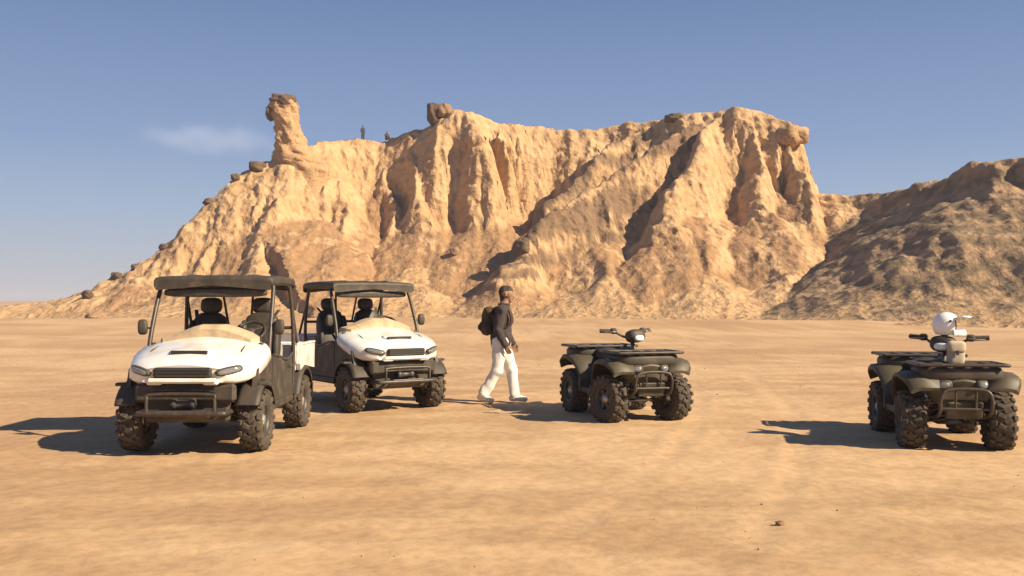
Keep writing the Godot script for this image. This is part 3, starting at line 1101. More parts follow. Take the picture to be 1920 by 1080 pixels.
func fender_arch(st: SurfaceTool, c: Vector3, r: float, wid: float, a0: float, a1: float, lip := 0.03):
	# a curved mudguard round the wheel at c; angles from the front (+z) upwards
	var rings := []
	var n := 12
	for k in n + 1:
		var an := lerpf(a0, a1, k / float(n))
		var d := Vector3(0, sin(an), cos(an))
		rings.append(PackedVector3Array([
			c + d * r + Vector3(-wid * 0.5, 0, 0) - d * lip, c + d * (r + 0.01) + Vector3(-wid * 0.5, 0, 0),
			c + d * (r + 0.018) + Vector3(-wid * 0.3, 0, 0), c + d * (r + 0.018) + Vector3(wid * 0.3, 0, 0),
			c + d * (r + 0.01) + Vector3(wid * 0.5, 0, 0), c + d * r + Vector3(wid * 0.5, 0, 0) - d * lip,
			c + d * (r - 0.006) + Vector3(wid * 0.47, 0, 0), c + d * (r - 0.006) + Vector3(-wid * 0.47, 0, 0)]))
	loft(st, rings, true, true)

# ------------------------------------------------------------------ side-by-side utility vehicle, nose towards +z
func make_utv(label: String) -> Node3D:
	var t := thing("utility_vehicle", label, "utility vehicle", Vector3.ZERO, 0.0, "white utility vehicles parked side by side")
	var FZ := 0.97
	var RZ := -0.97
	var st := tool()
	# frame: floor rails, skid plate and firewall
	box(st, Vector3(0, 0.40, 0.05), Vector3(1.16, 0.06, 1.5), 0.015)
	for s in [-1.0, 1.0]:
		tube(st, [Vector3(s * 0.3, 0.36, -1.35), Vector3(s * 0.3, 0.34, 1.0), Vector3(s * 0.26, 0.5, 1.3)], 0.03, 8)
	box(st, Vector3(0, 0.34, 0.98), Vector3(0.5, 0.05, 0.62), 0.01, Basis(Vector3.RIGHT, -0.12))
	box(st, Vector3(0, 0.72, 0.62), Vector3(1.12, 0.62, 0.05), 0.015)
	box(st, Vector3(0, 0.56, -0.95), Vector3(0.7, 0.28, 0.8), 0.03)
	box(st, Vector3(0, 0.52, 0.98), Vector3(0.5, 0.3, 0.5), 0.04)
	done(st, M.dark_steel, "chassis", t)
	# hood
	st = tool()
	var secs := [[1.44, 0.46, 0.745, 0.875, 0.925, 0.03], [1.40, 0.58, 0.73, 0.905, 0.965, 0.07], [1.30, 0.67, 0.735, 0.945, 1.01, 0.10], [1.12, 0.725, 0.775, 0.99, 1.06, 0.08], [0.92, 0.75, 0.845, 1.03, 1.115, 0.05], [0.72, 0.755, 0.925, 1.07, 1.165, 0.03], [0.52, 0.70, 1.01, 1.10, 1.205, 0.0]]
	var rings := []
	for s in secs:
		rings.append(shell_ring(s))
	loft(st, rings, true, true)
	var hood := done(st, M.white_paint, "hood", t)
	st = tool()
	box(st, Vector3(0, 1.040, 1.235), Vector3(0.40, 0.036, 0.03), 0.006)
	done(st, M.grille, "hood_vent", hood)
	st = tool()
	lump(st, Vector3(0, 1.045, 1.15), Vector3(0.47, 0.055, 0.19), 3.2, Basis(Vector3.RIGHT, 0.22), 10)
	done(st, M.white_paint, "hood_scoop", hood)
	for s in [-1.0, 1.0]:
		st = tool()
		tube(st, [Vector3(s * 0.53, 0.93, 1.25), Vector3(s * 0.50, 1.05, 0.98), Vector3(s * 0.47, 1.125, 0.60)], 0.008, 6)
		done(st, M.grille, "hood_seam", hood)
	for s in [-1.0, 1.0]:
		st = tool()
		box(st, Vector3(s * 0.62, 1.10, 0.63), Vector3(0.05, 0.03, 0.05), 0.008)
		done(st, M.plastic, "hood_latch", hood)
	# front face
	st = tool()
	box(st, Vector3(0, 0.845, 1.44), Vector3(0.62, 0.105, 0.06), 0.02)
	var gr := done(st, M.grille, "grille", t)
	for k in 3:
		st = tool()
		box(st, Vector3(0, 0.815 + k * 0.03, 1.474), Vector3(0.56, 0.008, 0.006), 0.002)
		done(st, M.dark_steel, "slat", gr)
	st = tool()
	box(st, Vector3(0, 0.765, 1.445), Vector3(0.74, 0.055, 0.07), 0.02)
	box(st, Vector3(0.30, 0.742, 1.43), Vector3(0.16, 0.04, 0.07), 0.015)
	box(st, Vector3(-0.30, 0.742, 1.43), Vector3(0.16, 0.04, 0.07), 0.015)
	done(st, M.white_paint, "front_lip", t)
	for s in [-1.0, 1.0]:
		var hl := node("headlight", t, Vector3(s * 0.475, 0.862, 1.368), s * 0.55)
		st = tool()
		lump(st, Vector3.ZERO, Vector3(0.30, 0.085, 0.085), 3.0, Basis(Vector3(0, 0, 1), s * 0.18), 10)
		done(st, M.plastic, "housing", hl)
		st = tool()
		lump(st, Vector3(0, 0, 0.008), Vector3(0.27, 0.065, 0.085), 3.0, Basis(Vector3(0, 0, 1), s * 0.18), 10)
		done(st, M.lens, "lens", hl)
		st = tool()
		box(st, Vector3(s * 0.79, 0.70, 1.08), Vector3(0.14, 0.035, 0.10), 0.012)
		done(st, M.plastic, "fender_flare", t)
	# lower front: panel and bumper
	st = tool()
	box(st, Vector3(0, 0.635, 1.33), Vector3(1.08, 0.19, 0.10), 0.03)
	box(st, Vector3(0, 0.46, 1.27), Vector3(0.92, 0.26, 0.10), 0.03)
	var lp := done(st, M.plastic, "front_panel", t)
	for k in 4:
		st = tool()
		box(st, Vector3(0, 0.575 + k * 0.036, 1.384), Vector3(0.66, 0.014, 0.012), 0.003)
		done(st, M.grille, "slat", lp)
	st = tool()
	tube(st, smooth_path([Vector3(-0.47, 0.44, 1.20), Vector3(-0.46, 0.44, 1.43), Vector3(-0.38, 0.44, 1.50), Vector3(0.38, 0.44, 1.50), Vector3(0.46, 0.44, 1.43), Vector3(0.47, 0.44, 1.20)], 5), 0.028, 9)
	tube(st, smooth_path([Vector3(-0.36, 0.44, 1.50), Vector3(-0.36, 0.58, 1.50), Vector3(-0.30, 0.63, 1.49), Vector3(0.30, 0.63, 1.49), Vector3(0.36, 0.58, 1.50), Vector3(0.36, 0.44, 1.50)], 5), 0.018, 9)
	for s in [-1.0, 1.0]:
		tube(st, [Vector3(s * 0.36, 0.44, 1.50), Vector3(s * 0.26, 0.36, 1.2)], 0.018, 7)
	done(st, M.frame_paint, "front_bumper", t)
	st = tool()
	box(st, Vector3(0, 0.41, 1.40), Vector3(0.5, 0.02, 0.26), 0.005, Basis(Vector3.RIGHT, -0.45))
	done(st, M.dark_steel, "skid_plate", t)
	st = tool()
	lathe(st, [Vector2(0.0, -0.13), Vector2(0.055, -0.13), Vector2(0.055, -0.08), Vector2(0.04, -0.07), Vector2(0.04, 0.07), Vector2(0.055, 0.08), Vector2(0.055, 0.13), Vector2(0.0, 0.13)], 14, Vector3(0, 0.53, 1.40))
	done(st, M.dark_steel, "winch", t)
	# mudguards
	for s in [-1.0, 1.0]:
		st = tool()
		fender_arch(st, Vector3(s * 0.66, 0.34, FZ), 0.375, 0.25, 0.45, PI - 0.15)
		done(st, M.plastic, "front_fender", t)
		st = tool()
		prism(st, PackedVector2Array([Vector2(1.18, 0.66), Vector2(1.10, 0.86), Vector2(0.75, 0.96), Vector2(0.52, 0.98), Vector2(0.50, 0.45), Vector2(0.56, 0.45), Vector2(0.62, 0.62), Vector2(0.78, 0.72), Vector2(0.97, 0.745)]), 0.05, Transform3D(Basis(Vector3(0, 0, 1), Vector3(0, 1, 0), Vector3(s, 0, 0)), Vector3(s * 0.69, 0, 0)))
		done(st, M.plastic, "side_cowl", t)
		st = tool()
		fender_arch(st, Vector3(s * 0.655, 0.34, RZ), 0.40, 0.28, 0.25, PI - 0.1)
		done(st, M.plastic, "rear_fender", t)
		st = tool()
		box(st, Vector3(s * 0.66, 0.41, 0.0), Vector3(0.13, 0.10, 1.04), 0.025)
		done(st, M.plastic, "sill", t)
		var dr := node("door", t)
		st = tool()
		prism(st, PackedVector2Array([Vector2(0.50, 0.46), Vector2(0.49, 0.98), Vector2(0.30, 0.93), Vector2(-0.20, 0.86), Vector2(-0.46, 0.92), Vector2(-0.50, 0.46)]), 0.035, Transform3D(Basis(Vector3(0, 0, 1), Vector3(0, 1, 0), Vector3(s, 0, 0)), Vector3(s * 0.70, 0, 0)))
		done(st, M.plastic, "door_panel", dr)
		st = tool()
		tube(st, smooth_path([Vector3(s * 0.72, 0.97, 0.47), Vector3(s * 0.72, 0.96, 0.3), Vector3(s * 0.72, 0.89, -0.15), Vector3(s * 0.72, 0.94, -0.45)], 4), 0.018, 7)
		done(st, M.frame_paint, "door_rail", dr)
		st = tool()
		box(st, Vector3(s * 0.728, 0.80, -0.36), Vector3(0.03, 0.035, 0.12), 0.01)
		done(st, M.dark_steel, "door_handle", dr)
	# dashboard with a dusty raised cowl
	st = tool()
	var dz := 0.50
	var outline := [Vector2(-0.58, 1.04), Vector2(-0.56, 1.17), Vector2(-0.42, 1.205), Vector2(-0.20, 1.285), Vector2(-0.10, 1.31), Vector2(0.16, 1.31), Vector2(0.26, 1.285), Vector2(0.46, 1.215), Vector2(0.56, 1.17), Vector2(0.58, 1.04)]
	var dr2 := []
	for q in [[0.66, 0.90, 0.80], [0.58, 0.99, 0.96], [0.50, 1.0, 1.0], [0.36, 0.99, 0.99], [0.30, 0.95, 0.9]]:
		var ring := PackedVector3Array()
		for p in outline:
			ring.append(Vector3(p.x * q[1], 1.06 + (p.y - 1.06) * q[2], q[0]))
		dr2.append(ring)
	loft(st, dr2, true, true, -1)
	var dash := done(st, M.dusty_cowl, "dashboard", t, "dashboard cowl coated with tan dust")
	st = tool()
	box(st, Vector3(0.0, 0.98, 0.40), Vector3(1.2, 0.16, 0.26), 0.03)
	done(st, M.plastic, "lower_dash", dash)
	# steering wheel, on the vehicle's left
	var sw := node("steering_wheel", t, Vector3(0.36, 1.22, 0.17))
	st = tool()
	var tilt := Basis(Vector3.RIGHT, -0.95)
	var loop := []
	for k in 28:
		var an := TAU * k / 28.0
		loop.append(tilt * Vector3(cos(an) * 0.18, sin(an) * 0.18, 0))
	tube(st, loop, 0.017, 8, -1.0, true)
	done(st, M.vinyl, "ring", sw)
	st = tool()
	for k in 3:
		var an := TAU * k / 3.0 - PI / 2
		tube(st, [Vector3.ZERO, tilt * Vector3(cos(an) * 0.18, sin(an) * 0.18, 0)], 0.013, 6)
	lump(st, Vector3.ZERO, Vector3(0.11, 0.11, 0.05), 2.6, tilt, 8)
	done(st, M.plastic, "spokes", sw)
	st = tool()
	tube(st, [Vector3.ZERO, Vector3(0, -0.20, 0.26)], 0.022, 8)
	done(st, M.dark_steel, "column", sw)
	# seats
	for s in [-1.0, 1.0]:
		var se := node("seat", t, Vector3(s * 0.33, 0.0, -0.22))
		st = tool()
		lump(st, Vector3(0, 0.76, 0.06), Vector3(0.50, 0.17, 0.54), 4.0, Basis(Vector3.RIGHT, -0.08), 12)
		done(st, M.vinyl, "cushion", se)
		st = tool()
		lump(st, Vector3(0, 1.10, -0.23), Vector3(0.47, 0.66, 0.16), 3.6, Basis(Vector3.RIGHT, -0.17), 12)
		for e in [-1.0, 1.0]:
			lump(st, Vector3(e * 0.21, 1.08, -0.18), Vector3(0.09, 0.52, 0.17), 3.0, Basis(Vector3.RIGHT, -0.17), 10)
		done(st, M.vinyl, "backrest", se)
		st = tool()
		lump(st, Vector3(0, 1.51, -0.31), Vector3(0.27, 0.19, 0.11), 3.4, Basis(Vector3.RIGHT, -0.12), 10)
		tube(st, [Vector3(-0.06, 1.36, -0.28), Vector3(-0.06, 1.46, -0.30)], 0.01, 6)
		tube(st, [Vector3(0.06, 1.36, -0.28), Vector3(0.06, 1.46, -0.30)], 0.01, 6)
		done(st, M.vinyl, "headrest", se)
		st = tool()
		box(st, Vector3(0, 0.56, 0.02), Vector3(0.44, 0.28, 0.42), 0.02)
		done(st, M.plastic, "seat_base", se)
		st = tool()
		var belt := smooth_path([Vector3(s * 0.2, 1.46, -0.33), Vector3(s * 0.12, 1.30, -0.175), Vector3(-s * 0.02, 1.05, -0.115), Vector3(-s * 0.17, 0.86, -0.05)], 4)
		var br := []
		for p in belt:
			br.append(PackedVector3Array([p + Vector3(-0.023, 0, 0), p + Vector3(0.023, 0, 0), p + Vector3(0.023, 0, 0.006), p + Vector3(-0.023, 0, 0.006)]))
		loft(st, br, true, true, -1)
		done(st, M.plastic, "seat_belt", se)
	# roll cage
	st = tool()
	for s in [-1.0, 1.0]:
		tube(st, smooth_path([Vector3(s * 0.70, 0.94, 0.60), Vector3(s * 0.695, 1.25, 0.50), Vector3(s * 0.675, 1.68, 0.30), Vector3(s * 0.65, 1.755, 0.20), Vector3(s * 0.65, 1.765, -0.45), Vector3(s * 0.66, 1.70, -0.58), Vector3(s * 0.69, 1.2, -0.64), Vector3(s * 0.69, 0.46, -0.62)], 5), 0.026, 9)
		tube(st, [Vector3(s * 0.665, 1.60, -0.60), Vector3(s * 0.68, 1.02, -0.92)], 0.02, 8)
	tube(st, [Vector3(-0.65, 1.755, 0.22), Vector3(0.65, 1.755, 0.22)], 0.024, 8)
	tube(st, [Vector3(-0.66, 1.74, -0.52), Vector3(0.66, 1.74, -0.52)], 0.024, 8)
	tube(st, [Vector3(-0.685, 1.24, -0.645), Vector3(0.685, 1.24, -0.645)], 0.02, 8)
	for s in [-1.0, 1.0]:
		tube(st, [Vector3(s * 0.14, 1.24, -0.645), Vector3(s * 0.20, 1.72, -0.55)], 0.016, 7)
	done(st, M.frame_paint, "roll_cage", t)
	# roof: a domed slab with deep rounded edges
	st = tool()
	var rr := []
	for q in [[0.435, 1.775, 0.645], [0.44, 1.80, 0.66], [0.42, 1.825, 0.665], [0.38, 1.835, 0.665], [0.0, 1.85, 0.665], [-0.4, 1.85, 0.665], [-0.68, 1.84, 0.66], [-0.74, 1.825, 0.655], [-0.76, 1.79, 0.645], [-0.75, 1.775, 0.63]]:
		var ring := PackedVector3Array()
		var y: float = q[1]
		var w: float = q[2]
		for p in [[-1.03, -0.09], [-1.055, -0.08], [-1.06, -0.03], [-1.04, -0.008], [-0.96, 0.004], [-0.45, 0.012], [0.0, 0.014], [0.45, 0.012], [0.96, 0.004], [1.04, -0.008], [1.06, -0.03], [1.055, -0.08], [1.03, -0.09]]:
			ring.append(Vector3(w * p[0], y + p[1], q[0]))
		for p in [[0.9, -0.06], [0.45, -0.05], [0.0, -0.045], [-0.45, -0.05], [-0.9, -0.06]]:
			ring.append(Vector3(w * p[0], y + p[1], q[0] * 0.97))
		rr.append(ring)
	loft(st, rr, true, true)
	var roof := done(st, M.plastic, "roof", t)
	for s in [-0.36, 0.0, 0.36]:
		st = tool()
		lump(st, Vector3(s, 1.855, -0.18), Vector3(0.07, 0.03, 0.78), 4.0, Basis(), 8)
		done(st, M.plastic, "roof_rib", roof)
	st = tool()
	lump(st, Vector3(0, 1.66, 0.33), Vector3(1.22, 0.10, 0.10), 5.0, Basis(), 12)
	done(st, M.vinyl, "rolled_screen", t, "dark screen rolled up under the roof edge")
	# mirrors
	for s in [-1.0, 1.0]:
		var mi := node("mirror", t, Vector3(s * 0.78, 1.28, 0.50), -s * 0.12)
		st = tool()
		lump(st, Vector3(s * 0.02, 0, 0), Vector3(0.11, 0.17, 0.07), 3.6, Basis(), 10)
		done(st, M.plastic, "housing", mi)
		st = tool()
		lump(st, Vector3(s * 0.02, 0, -0.03), Vector3(0.085, 0.14, 0.02), 3.6, Basis(), 8)
		done(st, M.mirror_glass, "glass", mi)
		st = tool()
		tube(st, [Vector3(-s * 0.085, -0.02, -0.01), Vector3(s * 0.0, 0, 0)], 0.012, 6)
		done(st, M.frame_paint, "bracket", mi)
	# cargo bed
	var bed := node("cargo_bed", t)
	st = tool()
	box(st, Vector3(0, 0.70, -1.12), Vector3(1.36, 0.05, 0.92), 0.01)
	done(st, M.plastic, "bed_floor", bed)
	for s in [-1.0, 1.0]:
		st = tool()
		prism(st, PackedVector2Array([Vector2(-1.56, 0.70), Vector2(-1.58, 1.02), Vector2(-0.72, 1.04), Vector2(-0.68, 0.80), Vector2(-0.72, 0.72), Vector2(-0.97, 0.77), Vector2(-1.2, 0.74)]), 0.05, Transform3D(Basis(Vector3(0, 0, 1), Vector3(0, 1, 0), Vector3(s, 0, 0)), Vector3(s * 0.745, 0, 0)))
		box(st, Vector3(s * 0.745, 1.035, -1.15), Vector3(0.075, 0.03, 0.86), 0.012)
		done(st, M.white_paint, "bed_side", bed)
	st = tool()
	box(st, Vector3(0, 0.87, -1.575), Vector3(1.42, 0.32, 0.05), 0.015)
	done(st, M.white_paint, "tailgate", bed)
	st = tool()
	box(st, Vector3(0, 0.87, -0.70), Vector3(1.42, 0.32, 0.04), 0.012)
	done(st, M.white_paint, "bed_front", bed)
	for s in [-1.0, 1.0]:
		st = tool()
		lump(st, Vector3(s * 0.6, 0.62, -1.56), Vector3(0.12, 0.08, 0.05), 3.4, Basis(), 8)
		done(st, M.red_lens, "tail_light", t)
	# running gear
	for s in [-1.0, 1.0]:
		for z in [FZ, RZ]:
			st = tool()
			arm(st, Vector3(s * 0.24, 0.36, z + 0.16), Vector3(s * 0.24, 0.36, z - 0.16), Vector3(s * 0.56, 0.29, z))
			arm(st, Vector3(s * 0.27, 0.50, z + 0.13), Vector3(s * 0.27, 0.50, z - 0.13), Vector3(s * 0.55, 0.41, z))
			tube(st, [Vector3(s * 0.2, 0.42, z), Vector3(s * 0.60, 0.33, z)], 0.02, 8)
			box(st, Vector3(s * 0.565, 0.34, z), Vector3(0.05, 0.2, 0.09), 0.02)
			done(st, M.frame_paint, "suspension_arm", t)
			shock(t, Vector3(s * 0.36, 0.74, z + 0.05), Vector3(s * 0.50, 0.36, z + 0.05))
			wheel(t, Vector3(s * 0.665, 0.318, z), 0.325, 0.255, 0.165, 0.0, M.dark_steel)
	return t

# ------------------------------------------------------------------ all-terrain vehicle, nose towards +z
func rack(parent: Node3D, called: String, z0: float, z1: float, hw: float, y: float):
	var rk := node(called, parent)
	var st := tool()
	var r := 0.019
	var e := signf(z1 - z0)
	tube(st, smooth_path([Vector3(-hw, y, z0), Vector3(-hw, y, z1 - 0.06 * e), Vector3(-hw + 0.07, y, z1), Vector3(hw - 0.07, y, z1), Vector3(hw, y, z1 - 0.06 * e), Vector3(hw, y, z0)], 4), r, 8)
	tube(st, [Vector3(-hw, y, z0), Vector3(hw, y, z0)], r, 8)
	for s in [-1.0, 1.0]:
		for z in [lerpf(z0, z1, 0.15), lerpf(z0, z1, 0.8)]:
			tube(st, [Vector3(s * hw * 0.8, y, z), Vector3(s * hw * 0.7, y - 0.14, z)], 0.014, 6)
	done(st, M.frame_paint, "rack_frame", rk)
	for k in 5:
		st = tool()
		var x := lerpf(-hw, hw, (k + 0.5) / 5.0)
		box(st, Vector3(x, y - 0.004, (z0 + z1) * 0.5), Vector3(0.10, 0.022, absf(z1 - z0) - 0.02), 0.006)
		done(st, M.plastic, "rack_slat", rk)
	st = tool()
	lump(st, Vector3(0, y - 0.098, (z0 + z1) * 0.5), Vector3(hw * 1.96, 0.17, absf(z1 - z0) * 0.97), 6.0, Basis(), 10)
	done(st, M.plastic, "rack_tray", rk)

func make_atv(label: String) -> Node3D:
	var t := thing("quad_bike", label, "quad bike", Vector3.ZERO, 0.0, "dark quad bikes parked on the sand")
	var FZ := 0.62
	var RZ := -0.62
	var st := tool()
	for s in [-1.0, 1.0]:
		tube(st, smooth_path([Vector3(s * 0.15, 0.66, -0.85), Vector3(s * 0.15, 0.36, -0.5), Vector3(s * 0.15, 0.30, 0.0), Vector3(s * 0.15, 0.34, 0.5), Vector3(s * 0.13, 0.66, 0.82)], 4), 0.022, 8)
	box(st, Vector3(0, 0.27, 0.05), Vector3(0.36, 0.02, 1.2), 0.005)
	done(st, M.frame_paint, "chassis", t)
	# engine
	st = tool()
	lump(st, Vector3(0, 0.44, -0.02), Vector3(0.34, 0.30, 0.52), 4.0, Basis(), 10)
	for k in 6:
		box(st, Vector3(0, 0.53 + k * 0.022, 0.12), Vector3(0.26, 0.009, 0.2), 0.002)
	lump(st, Vector3(0.19, 0.42, -0.08), Vector3(0.08, 0.24, 0.34), 3.0, Basis(), 10)
	lump(st, Vector3(-0.19, 0.42, -0.08), Vector3(0.08, 0.22, 0.3), 3.0, Basis(), 10)
	done(st, M.alloy, "engine", t)
	st = tool()
	tube(st, smooth_path([Vector3(0.1, 0.58, 0.24), Vector3(0.2, 0.50, 0.3), Vector3(0.24, 0.45, 0.0), Vector3(0.24, 0.52, -0.4)], 5), 0.024, 8)
	tube(st, [Vector3(0.24, 0.54, -0.4), Vector3(0.24, 0.60, -0.90)], 0.06, 12)
	done(st, M.steel, "exhaust", t)
	# front body: hood between the fenders, nose and fenders
	st = tool()
	var rings := []
	for s in [[0.96, 0.22, 0.55, 0.70, 0.74, 0.03], [0.93, 0.28, 0.52, 0.76, 0.80, 0.06], [0.82, 0.32, 0.54, 0.80, 0.85, 0.05], [0.62, 0.33, 0.60, 0.83, 0.885, 0.02], [0.42, 0.30, 0.62, 0.84, 0.90, 0.0], [0.30, 0.22, 0.64, 0.84, 0.92, 0.0]]:
		rings.append(shell_ring(s))
	loft(st, rings, true, true)
	done(st, M.olive_plastic, "front_body", t)
	for s in [-1.0, 1.0]:
		st = tool()
		var fr := []
		for q in [[0.98, 0.66, 0.0], [0.95, 0.735, 0.03], [0.86, 0.79, 0.06], [0.66, 0.815, 0.07], [0.46, 0.79, 0.06], [0.34, 0.68, 0.04], [0.27, 0.52, 0.02]]:
			var x0 := 0.24
			var x1: float = 0.53 + q[2]
			var y: float = q[1]
			fr.append(PackedVector3Array([Vector3(s * x0, y + 0.012, q[0]), Vector3(s * lerpf(x0, x1, 0.6), y + 0.015, q[0]), Vector3(s * (x1 - 0.03), y, q[0]), Vector3(s * x1, y - 0.035, q[0] - 0.005), Vector3(s * (x1 - 0.01), y - 0.055, q[0] - 0.005), Vector3(s * (x1 - 0.05), y - 0.028, q[0] - 0.01), Vector3(s * x0, y - 0.02, q[0] - 0.01)]))
		loft(st, fr, true, true)
		done(st, M.olive_plastic, "front_fender", t)
		st = tool()
		var rf := []
		for q in [[-0.22, 0.50, 0.0], [-0.30, 0.66, 0.02], [-0.42, 0.77, 0.05], [-0.62, 0.81, 0.06], [-0.84, 0.80, 0.05], [-0.97, 0.74, 0.03], [-1.0, 0.66, 0.0]]:
			var x0 := 0.17
			var x1: float = 0.52 + q[2]
			var y: float = q[1]
			rf.append(PackedVector3Array([Vector3(s * x0, y + 0.012, q[0]), Vector3(s * lerpf(x0, x1, 0.6), y + 0.015, q[0]), Vector3(s * (x1 - 0.03), y, q[0]), Vector3(s * x1, y - 0.04, q[0]), Vector3(s * (x1 - 0.01), y - 0.06, q[0]), Vector3(s * (x1 - 0.05), y - 0.028, q[0]), Vector3(s * x0, y - 0.02, q[0])]))
		loft(st, rf, true, true)
		done(st, M.olive_plastic, "rear_fender", t)
		# footwell with raised pegs
		st = tool()
		box(st, Vector3(s * 0.37, 0.335, 0.02), Vector3(0.28, 0.025, 0.56), 0.008)
		box(st, Vector3(s * 0.49, 0.365, 0.02), Vector3(0.03, 0.06, 0.54), 0.01)
		prism(st, PackedVector2Array([Vector2(0.22, 0.34), Vector2(0.31, 0.54), Vector2(0.36, 0.54), Vector2(0.30, 0.32)]), 0.3, Transform3D(Basis(Vector3(0, 0, 1), Vector3(0, 1, 0), Vector3(s, 0, 0)), Vector3(s * 0.38, 0, 0)))
		prism(st, PackedVector2Array([Vector2(-0.20, 0.34), Vector2(-0.24, 0.52), Vector2(-0.29, 0.52), Vector2(-0.27, 0.32)]), 0.28, Transform3D(Basis(Vector3(0, 0, 1), Vector3(0, 1, 0), Vector3(s, 0, 0)), Vector3(s * 0.38, 0, 0)))
		done(st, M.plastic, "footwell", t)
		st = tool()
		tube(st, [Vector3(s * 0.28, 0.375, 0.08), Vector3(s * 0.47, 0.375, 0.08)], 0.018, 8)
		done(st, M.steel, "foot_peg", t)
		var hl := node("headlight", t, Vector3(s * 0.185, 0.70, 0.925), s * 0.25)
		st = tool()
		lump(st, Vector3.ZERO, Vector3(0.16, 0.11, 0.09), 3.0, Basis(), 10)
		done(st, M.plastic, "housing", hl)
		st = tool()
		lump(st, Vector3(0, 0, 0.012), Vector3(0.125, 0.08, 0.085), 2.6, Basis(), 10)
		done(st, M.lens, "lens", hl)
		st = tool()
		lump(st, Vector3(s * 0.36, 0.70, -1.0), Vector3(0.10, 0.06, 0.05), 3.0, Basis(), 8)
		done(st, M.red_lens, "tail_light", t)
	# tank cover and seat
	st = tool()
	rings = []
	for s in [[0.36, 0.17, 0.62, 0.84, 0.93, 0.0], [0.24, 0.19, 0.60, 0.86, 0.955, 0.0], [0.08, 0.19, 0.58, 0.85, 0.935, 0.0], [-0.06, 0.16, 0.56, 0.80, 0.88, 0.0]]:
		rings.append(shell_ring(s))
	loft(st, rings, true, true)
	var tank := done(st, M.olive_plastic, "tank_cover", t)
	st = tool()
	lathe(st, [Vector2(0.0, 0.03), Vector2(0.035, 0.028), Vector2(0.04, 0.0), Vector2(0.04, -0.03)], 16, Vector3(0, 0.955, 0.16), false, 1, Basis(Vector3(0, 1, 0), Vector3(-1, 0, 0), Vector3(0, 0, 1)))
	done(st, M.plastic, "fuel_cap", tank)
	st = tool()
	rings = []
	for s in [[0.06, 0.09, 0.82, 0.87, 0.90, 0.0], [0.02, 0.14, 0.79, 0.875, 0.915, 0.0], [-0.15, 0.17, 0.75, 0.84, 0.875, 0.0], [-0.38, 0.19, 0.76, 0.85, 0.885, 0.0], [-0.56, 0.19, 0.78, 0.88, 0.93, 0.0], [-0.62, 0.15, 0.80, 0.88, 0.92, 0.0]]:
		rings.append(shell_ring(s))
	loft(st, rings, true, true)
	done(st, M.vinyl, "seat", t)
	st = tool()
	rings = []
	for s in [[-0.30, 0.20, 0.52, 0.74, 0.78, 0.0], [-0.60, 0.22, 0.55, 0.79, 0.83, 0.0], [-0.92, 0.24, 0.60, 0.79, 0.83, 0.0], [-1.01, 0.22, 0.64, 0.75, 0.78, 0.0]]:
		rings.append(shell_ring(s))
	loft(st, rings, true, true)
	done(st, M.olive_plastic, "rear_body", t)
	rack(t, "front_rack", 0.44, 0.96, 0.43, 0.905)
	rack(t, "rear_rack", -0.50, -1.05, 0.46, 0.925)
	# handlebar
	var hb := node("handlebar", t, Vector3(0, 0, 0.32))
	st = tool()
	tube(st, smooth_path([Vector3(-0.40, 1.165, -0.13), Vector3(-0.25, 1.16, -0.07), Vector3(-0.12, 1.09, 0.0), Vector3(0, 1.07, 0.0), Vector3(0.12, 1.09, 0.0), Vector3(0.25, 1.16, -0.07), Vector3(0.40, 1.165, -0.13)], 5), 0.015, 8)
	tube(st, [Vector3(0, 1.07, 0.0), Vector3(0, 0.86, 0.10)], 0.028, 10)
	done(st, M.dark_steel, "bar", hb)
	for s in [-1.0, 1.0]:
		st = tool()
		tube(st, [Vector3(s * 0.27, 1.162, -0.078), Vector3(s * 0.41, 1.168, -0.135)], 0.028, 9)
		lump(st, Vector3(s * 0.245, 1.165, -0.06), Vector3(0.09, 0.08, 0.08), 3.0, Basis(), 8)
		done(st, M.rubber, "grip", hb)
		st = tool()
		tube(st, smooth_path([Vector3(s * 0.22, 1.16, -0.02), Vector3(s * 0.28, 1.155, 0.005), Vector3(s * 0.39, 1.15, -0.06)], 4), 0.008, 6)
		done(st, M.steel, "brake_lever", hb)
	st = tool()
	lump(st, Vector3(0, 1.10, 0.09), Vector3(0.27, 0.17, 0.20), 2.8, Basis(Vector3.RIGHT, -0.3), 12)
	done(st, M.plastic, "instrument_pod", hb)
	st = tool()
	lump(st, Vector3(0.0, 1.075, 0.175), Vector3(0.15, 0.085, 0.07), 2.6, Basis(Vector3.RIGHT, -0.3), 10)
	done(st, M.white_pod, "pod_lamp", hb)
	# bumpers
	st = tool()
	tube(st, smooth_path([Vector3(-0.24, 0.34, 0.76), Vector3(-0.25, 0.42, 1.0), Vector3(-0.24, 0.60, 1.04), Vector3(-0.14, 0.66, 1.03), Vector3(0.14, 0.66, 1.03), Vector3(0.24, 0.60, 1.04), Vector3(0.25, 0.42, 1.0), Vector3(0.24, 0.34, 0.76)], 4), 0.019, 8)
	tube(st, [Vector3(-0.25, 0.46, 1.01), Vector3(0.25, 0.46, 1.01)], 0.016, 8)
	for s in [-0.1, 0.1]:
		tube(st, [Vector3(s, 0.46, 1.01), Vector3(s, 0.655, 1.03)], 0.012, 6)
	done(st, M.frame_paint, "front_bumper", t)
	st = tool()
	box(st, Vector3(0, 0.44, 0.96), Vector3(0.36, 0.18, 0.03), 0.01, Basis(Vector3.RIGHT, 0.25))
	done(st, M.plastic, "bash_plate", t)
	st = tool()
	tube(st, smooth_path([Vector3(-0.16, 0.5, -0.85), Vector3(-0.16, 0.46, -1.0), Vector3(0, 0.45, -1.03), Vector3(0.16, 0.46, -1.0), Vector3(0.16, 0.5, -0.85)], 4), 0.018, 7)
	done(st, M.frame_paint, "rear_bumper", t)
